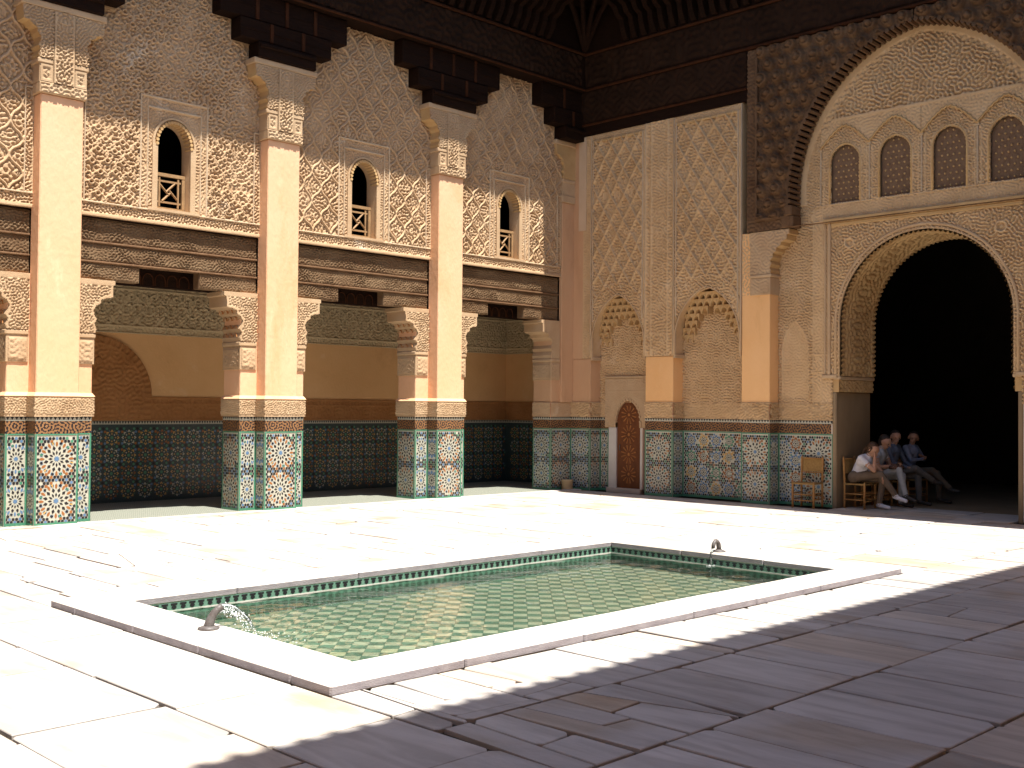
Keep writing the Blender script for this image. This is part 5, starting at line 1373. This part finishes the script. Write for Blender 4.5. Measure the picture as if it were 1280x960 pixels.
# ================================================================== THE OTHER SIDES OF THE COURTYARD (behind the camera)
def build_other_sides():
    t = thing('courtyard_wall', (8, -1.3, 0), 'plain plaster wall closing the courtyard behind the camera', 'wall')
    mb = MB(); mb.box(-4.2, 18.7, -1.6, -1.3, 0, 10); mb.build('wall_body', 'plaster', t)
    mb = MB(); mb.box(-4.2, 16.2, -1.3, 1.08, 9.94, 10.10); mb.build('eaves', 'wood_dark', t)
    mb = MB(); mb.box(-4.2, 16.2, -1.3, -1.1, 7.3, 9.94); mb.build('frieze', 'wood_dark', t)
    pr = None
    for i in range(110):
        x = -3.9+i*.19
        if x > 16.2: break
        if pr is None: mb = MB(); mb.tube([(x, -1.0, 10.6), (x, 1.11, 10.105)], .04, 8); pr = mb.build('roof_tile', 'roof_tile', t, True); px = x
        else: o = pr.copy(); COL.objects.link(o); o.parent = t; o.location = pr.location+Vector((x-px, 0, 0))
    t = thing('courtyard_wall', (-4.2, 7, 0), 'plain plaster wall closing the far left side of the courtyard', 'wall')
    mb = MB(); mb.box(-4.4, -4.2, -1.6, 15.4, 0, 10); mb.build('wall_body', 'plaster', t)
    mb = MB(); mb.box(-4.2, -3.0, 1.1, 14.05, 9.94, 10.10); mb.build('eaves', 'wood_dark', t)
    o = MB(); o.box(17.6, 27, -1.6, 18, 10.0, 10.2); tag(o.build('hall_roof', 'plaster'), 'flat roof over the hall behind the carved wall', 'roof')
build_other_sides()

# ================================================================== CHAIRS, POT, PEOPLE
def build_chair(x, y, fx, fy, label):
    """x, y = middle of the seat; (fx, fy) = the way it faces"""
    t = thing('rush_chair', (x, y, 0), label, 'chair', 'wooden rush chairs by the portal')
    n = math.hypot(fx, fy); fx, fy = fx/n, fy/n; rx, ry = fy, -fx
    def P(r, f, z): return (x+rx*r+fx*f, y+ry*r+fy*f, z)
    W, D = .19, .185
    for r in (-W, W):
        mb = MB(); pts = []; rad = []
        for k in range(13):
            z = .02+.84*k/12-(.02 if k == 0 else 0); pts.append(P(r*(1+.0*k), -D-(.05*max(0, z-.45)), z)); rad.append(.019 if z < .5 else (.023 if k % 2 else .016))
        pts.append(P(r, -D-.022, .885)); rad.append(.008)
        mb.tube(pts, rad, 8); mb.build('post', 'wood_chair', t, True)
        mb = MB(); mb.tube([P(r, D, 0), P(r, D, .2), P(r, D, .43), P(r, D, .455)], [.018, .021, .020, .012], 8); mb.build('leg', 'wood_chair', t, True)
    def rung(a, b):
        mb = MB(); a, b = Vector(a), Vector(b); mb.tube([a, (a+b)/2, b], [.010, .013, .010], 6); mb.build('rung', 'wood_chair', t, True)
    for z in (.13, .23):
        rung(P(-W, D, z), P(W, D, z)); rung(P(-W, -D, z+.02), P(-W, D, z+.02)); rung(P(W, -D, z+.02), P(W, D, z+.02))
    rung(P(-W, -D, .2), P(W, -D, .2))
    for z in (.60, .845): rung(P(-W, -D-.01, z), P(W, -D-.01, z))
    mb = MB()      # woven seat: four triangles that dip to the middle
    c = [P(-W-.015, -D-.01, .43), P(W+.015, -D-.01, .43), P(W+.015, D+.02, .43), P(-W-.015, D+.02, .43)]; m_ = P(0, 0, .425)
    lo = [(p[0], p[1], .405) for p in c]
    mb.add(c+[m_]+lo, [(0, 1, 4), (1, 2, 4), (2, 3, 4), (3, 0, 4), (0, 5, 6, 1), (1, 6, 7, 2), (2, 7, 8, 3), (3, 8, 5, 0), (8, 7, 6, 5)]); mb.build('seat', 'rush', t)
    mb = MB(); q0, q1 = -D-.004, -D-.022
    v = [P(-W+.01, q0-.008, .615), P(W-.01, q0-.008, .615), P(W-.01, q0-.02, .835), P(-W+.01, q0-.02, .835), P(-W+.01, q1-.008, .615), P(W-.01, q1-.008, .615), P(W-.01, q1-.02, .835), P(-W+.01, q1-.02, .835)]
    mb.add(v, [(0, 1, 2, 3), (7, 6, 5, 4), (0, 4, 5, 1), (2, 6, 7, 3), (1, 5, 6, 2), (0, 3, 7, 4)]); mb.build('backrest', 'rush', t)
    return t
build_chair(17.265, 10.05, -1, -.12, 'empty rush chair standing against the tiled wall left of the portal')
build_chair(17.86, 9.385, 0, -1, 'rush chair under the woman in the white top, at the portal jamb')
build_chair(18.47, 9.385, 0, -1, 'rush chair under the man in white trousers')
build_chair(19.10, 9.385, 0, -1, 'rush chair under the man with crossed grey legs')
build_chair(19.86, 9.385, 0, -1, 'rush chair under the farthest seated man')

def build_pot():
    t = thing('clay_pot', (16.98, 15.40, 0), 'small beige pot on the ground before the corner tiles', 'pot')
    mb = MB(); mb.lathe(16.98, 15.40, [(0, .004), (.105, .004), (.112, .02), (.118, .19), (.125, .195), (.125, .215), (.108, .215), (.10, .18), (.095, .03), (0, .03)], 22); mb.build('body', 'clay_pot', t, True)
    mb = MB(); mb.lathe(16.98, 15.40, [(0, .12), (.098, .12)], 22); mb.build('sand', 'grout', t)
build_pot()

_SPH = []
def _sph():
    if not _SPH:
        b = bmesh.new(); bmesh.ops.create_icosphere(b, subdivisions=2, radius=1); _SPH.extend([v.co.copy() for v in b.verts]); b.free()
    return _SPH
def capsule(bm, a, b, ra, rb):
    a, b = Vector(a), Vector(b); tb = bmesh.new()
    for p, r in ((a, ra), (b, rb)):
        for c in _sph(): tb.verts.new(p+c*r)
    bmesh.ops.convex_hull(tb, input=tb.verts[:])
    bmesh.ops.delete(tb, geom=[v for v in tb.verts if not v.link_faces], context='VERTS')
    me = bpy.data.meshes.new('cap'); tb.to_mesh(me); tb.free(); bm.from_mesh(me); bpy.data.meshes.remove(me)
def build_person(x, y, label, J, mats, hair, extra=None, bald=False):
    """J: joints in (right, forward, up) metres from the seat point; the person faces -Y"""
    t = thing('person', (x, y, 0), label, 'person', 'people seated in the portal')
    def P(j): return Vector((x-j[0], y-j[1], j[2]))
    J = {k: P(v) for k, v in J.items()}
    top, trs, sho, skin = mats
    sg = []
    def S(a, b, ra, rb, m): sg.append((a if isinstance(a, Vector) else J[a], b if isinstance(b, Vector) else J[b], ra, rb, m))
    hipL = J['pelvis']+Vector((.09, 0, 0)); hipR = J['pelvis']+Vector((-.09, 0, 0))
    S(hipL, hipR, .115, .115, trs); S('pelvis', 'spine', .125, .12, top); S('spine', 'chest', .125, .135, top)
    ch = J['chest']; S(ch+Vector((.10, 0, 0)), ch+Vector((-.10, 0, 0)), .105, .105, top)
    S(J['shL'], J['shR'], .062, .062, top); S(ch, 'neck', .085, .055, top); S('neck', 'head', .052, .05, skin)
    hd = J['head']; fd = (J['face']-hd).normalized(); upv = (hd-J['neck']).normalized(); upv = (upv-fd*upv.dot(fd)).normalized(); sd = fd.cross(upv)
    S(hd-fd*.02+upv*.035, hd+fd*.02+upv*.03, .088, .083, skin); S(hd+fd*.035-upv*.05, hd+fd*.045-upv*.075, .052, .036, skin)
    S(hd+fd*.098+upv*.012, hd+fd*.118-upv*.022, .011, .014, skin)                       # nose
    S(hd+fd*.085+upv*.035+sd*.03, hd+fd*.085+upv*.035-sd*.03, .014, .014, skin)         # brow
    S(hd+fd*.085-upv*.055+sd*.018, hd+fd*.085-upv*.055-sd*.018, .011, .011, skin)       # mouth
    for s in (1, -1): S(hd+sd*s*.088+upv*.02, hd+sd*s*.09-upv*.02, .016, .012, skin)    # ears
    for s in ('L', 'R'):
        sl = mats[0]
        S('sh'+s, J['sh'+s].lerp(J['el'+s], .5), .058, .052, top); S(J['sh'+s].lerp(J['el'+s], .5), 'el'+s, .047, .041, skin if extra != 'long' else top)
        S('el'+s, 'wr'+s, .040, .028, skin if extra != 'long' else top)
        w = J['wr'+s]; h = J['ha'+s]; d = (h-w).normalized(); si = d.cross(Vector((0, 0, 1)) if abs(d.z) < .8 else Vector((0, 1, 0))).normalized(); nn = si.cross(d)
        pc = w+d*.075
        S(w+d*.01+si*.012, pc+si*.022, .020, .016, skin); S(w+d*.01-si*.012, pc-si*.022, .020, .016, skin)
        for q, (o_, ln) in enumerate(((-.033, .062), (-.011, .078), (.011, .074), (.033, .058))):
            k0 = pc+si*o_; k1 = k0+d*ln*.5+nn*.010; k2 = k1+d*ln*.42+nn*.024; S(k0, k1, .0105, .010, skin); S(k1, k2, .010, .0088, skin)
        th = w+d*.03-si*.03; S(th, th+d*.035-si*.025, .0125, .011, skin); S(th+d*.035-si*.025, th+d*.07-si*.026+nn*.008, .011, .0095, skin)
        hp = hipL if s == 'L' else hipR
        S(hp, 'kn'+s, .092, .066, trs); S('kn'+s, 'an'+s, .066, .050, trs)
        an, to = J['an'+s], J['to'+s]; S(an+Vector((0, .03, -.035)) if False else an, an.lerp(to, .15)+Vector((0, 0, -.03)), .042, .040, sho); S(an+(an-to)*.12+Vector((0, 0, -.035)), to, .036, .034, sho)
    bm = bmesh.new()
    for a, b, ra, rb, m in sg:
        capsule(bm, a, b+Vector((.0003, 0, .0002)), ra, rb)
    me = bpy.data.meshes.new('tmp'); bm.to_mesh(me); bm.free()
    tmp = bpy.data.objects.new('tmp', me); COL.objects.link(tmp)
    rm = tmp.modifiers.new('r', 'REMESH'); rm.mode = 'VOXEL'; rm.voxel_size = .0095
    sm = tmp.modifiers.new('s', 'SMOOTH'); sm.factor = .5; sm.iterations = 3
    dg = bpy.context.evaluated_depsgraph_get(); out = bpy.data.meshes.new_from_object(tmp.evaluated_get(dg)); bpy.data.objects.remove(tmp); bpy.data.meshes.remove(me)
    names = []
    for q in sg:
        if q[4] not in names: names.append(q[4])
    out.materials.clear()
    for n_ in names: out.materials.append(MATS[n_])
    npoly = len(out.polygons); ctr = np.empty(npoly*3, np.float32); out.polygons.foreach_get('center', ctr); ctr = ctr.reshape(-1, 3)
    best = np.full(npoly, 1e9); idx = np.zeros(npoly, np.int32)
    for a, b, ra, rb, m in sg:
        A, B = np.array(a), np.array(b); d = B-A; L2 = max(d@d, 1e-9); tt = np.clip(((ctr-A)@d)/L2, 0, 1)
        dist = np.abs(np.linalg.norm(ctr-A-tt[:, None]*d, axis=1)-(ra+(rb-ra)*tt)); k = dist < best; best[k] = dist[k]; idx[k] = names.index(m)
    out.polygons.foreach_set('material_index', idx)
    out.name = 'body'; link_mesh('body', out, t, True)
    # hair
    if hair:
        bm = bmesh.new()
        capsule(bm, hd-fd*.042+upv*.050, hd-fd*.012+upv*.066, .090, .074)
        if not bald: capsule(bm, hd-fd*.055+upv*.0, hd-fd*.045-upv*.035, .075, .062)
        if hair == 'hair_brown':
            capsule(bm, hd-fd*.11+upv*.0, hd-fd*.15-upv*.06, .035, .03); capsule(bm, hd-fd*.15-upv*.06, hd-fd*.13-upv*.19, .03, .012)
            for s in (1, -1): capsule(bm, hd+sd*s*.07+upv*.03-fd*.0, hd+sd*s*.075-upv*.05-fd*.02, .032, .022)
        me = bpy.data.meshes.new('hair'); bm.to_mesh(me); bm.free(); me.materials.append(MATS[hair]); link_mesh('hair', me, t, True)
    mb = MB()
    for s in (1, -1):
        e = hd+fd*.092+upv*.014+sd*s*.032; mb.tube([e-fd*.01, e+fd*.004], [.012, .007], 7)
    mb.build('eyes', 'eye_dark', t)
    return t
# woman bent forward with her head on her hand
build_person(17.86, 9.42, 'woman in white top and brown trousers leaning head on hand, nearest the jamb', dict(
    pelvis=(0, -.02, .535), spine=(0, .04, .67), chest=(0, .13, .81), neck=(0, .205, .915), head=(.0, .275, 1.005), face=(.02, .36, .955),
    shL=(-.165, .14, .865), shR=(.165, .14, .865), elR=(.15, .375, .665), wrR=(.07, .345, .875), haR=(.045, .345, .97),
    elL=(-.13, .34, .66), wrL=(.02, .47, .585), haL=(.06, .52, .46), knR=(.04, .43, .60), anR=(-.04, .66, .26), toR=(-.05, .84, .17), knL=(-.08, .43, .52), anL=(-.06, .36, .10), toL=(-.06, .54, .035)),
    ('cloth_white', 'cloth_brown', 'cloth_white', 'skin'), 'hair_brown')
build_person(18.47, 9.42, 'man in pale shirt and white trousers holding a patterned bag on his lap', dict(
    pelvis=(0, -.04, .54), spine=(0, .0, .70), chest=(0, .07, .90), neck=(0, .13, 1.03), head=(0, .19, 1.125), face=(0, .29, 1.075),
    shL=(-.19, .07, .965), shR=(.19, .07, .965), elR=(.22, .18, .70), wrR=(.08, .38, .72), haR=(.0, .46, .72), elL=(-.22, .18, .70), wrL=(-.08, .38, .72), haL=(.0, .45, .74),
    knR=(.08, .48, .66), anR=(.08, .60, .24), toR=(.08, .78, .14), knL=(-.10, .46, .55), anL=(-.10, .44, .10), toL=(-.10, .64, .035)),
    ('cloth_cream', 'cloth_offwhite', 'leather_dark', 'skin'), 'hair_dark')
build_person(19.10, 9.42, 'man in blue shirt with crossed grey legs beside the white trousers', dict(
    pelvis=(0, -.05, .54), spine=(0, -.03, .72), chest=(0, .02, .95), neck=(0, .05, 1.09), head=(.01, .08, 1.20), face=(.075, .155, 1.175),
    shL=(-.20, .02, 1.02), shR=(.20, .02, 1.02), elR=(.24, .14, .76), wrR=(.10, .34, .68), haR=(.02, .42, .66), elL=(-.24, .14, .76), wrL=(-.10, .34, .68), haL=(-.02, .40, .68),
    knR=(.02, .46, .66), anR=(-.22, .66, .46), toR=(-.28, .80, .40), knL=(-.08, .46, .53), anL=(-.08, .48, .10), toL=(-.08, .68, .035)),
    ('cloth_blue', 'cloth_grey', 'leather_dark', 'skin'), 'hair_dark', 'long')
build_person(19.86, 9.42, 'man in light blue shirt and tan trousers seated deepest in the shade', dict(
    pelvis=(0, -.05, .54), spine=(0, -.03, .72), chest=(0, .02, .93), neck=(0, .02, 1.07), head=(.0, .05, 1.175), face=(.085, .105, 1.16),
    shL=(-.20, .0, 1.00), shR=(.20, .0, 1.00), elR=(.27, .13, .78), wrR=(.05, .25, .80), haR=(-.04, .24, .81), elL=(-.27, .13, .78), wrL=(-.04, .22, .84), haL=(.06, .22, .85),
    knR=(.10, .46, .60), anR=(.02, .74, .30), toR=(.0, .90, .24), knL=(-.10, .46, .54), anL=(-.10, .50, .10), toL=(-.10, .70, .035)),
    ('cloth_lightblue', 'cloth_tan', 'leather_dark', 'skin'), 'hair_dark', 'long', True)
def build_bag():
    t = thing('handbag', (18.47, 8.95, .70), 'dark patterned bag on the lap of the man in white trousers', 'bag')
    bm = bmesh.new(); bmesh.ops.create_cube(bm, size=1); bmesh.ops.bevel(bm, geom=bm.edges[:], offset=.25, segments=3, affect='EDGES')
    for v in bm.verts: v.co = Vector((18.44+v.co.x*.32, 9.01+v.co.y*.22, .70+v.co.z*.13*(1-.3*abs(v.co.x))))
    me = bpy.data.meshes.new('pouch'); bm.to_mesh(me); bm.free(); me.materials.append(MATS['bag_print']); link_mesh('pouch', me, t, True)
    mb = MB(); mb.tube([(18.32, 8.95, .75), (18.36, 8.93, .80), (18.44, 8.92, .82), (18.52, 8.93, .80), (18.56, 8.95, .75)], .010, 6); mb.build('handle', 'leather_dark', t, True)
build_bag()
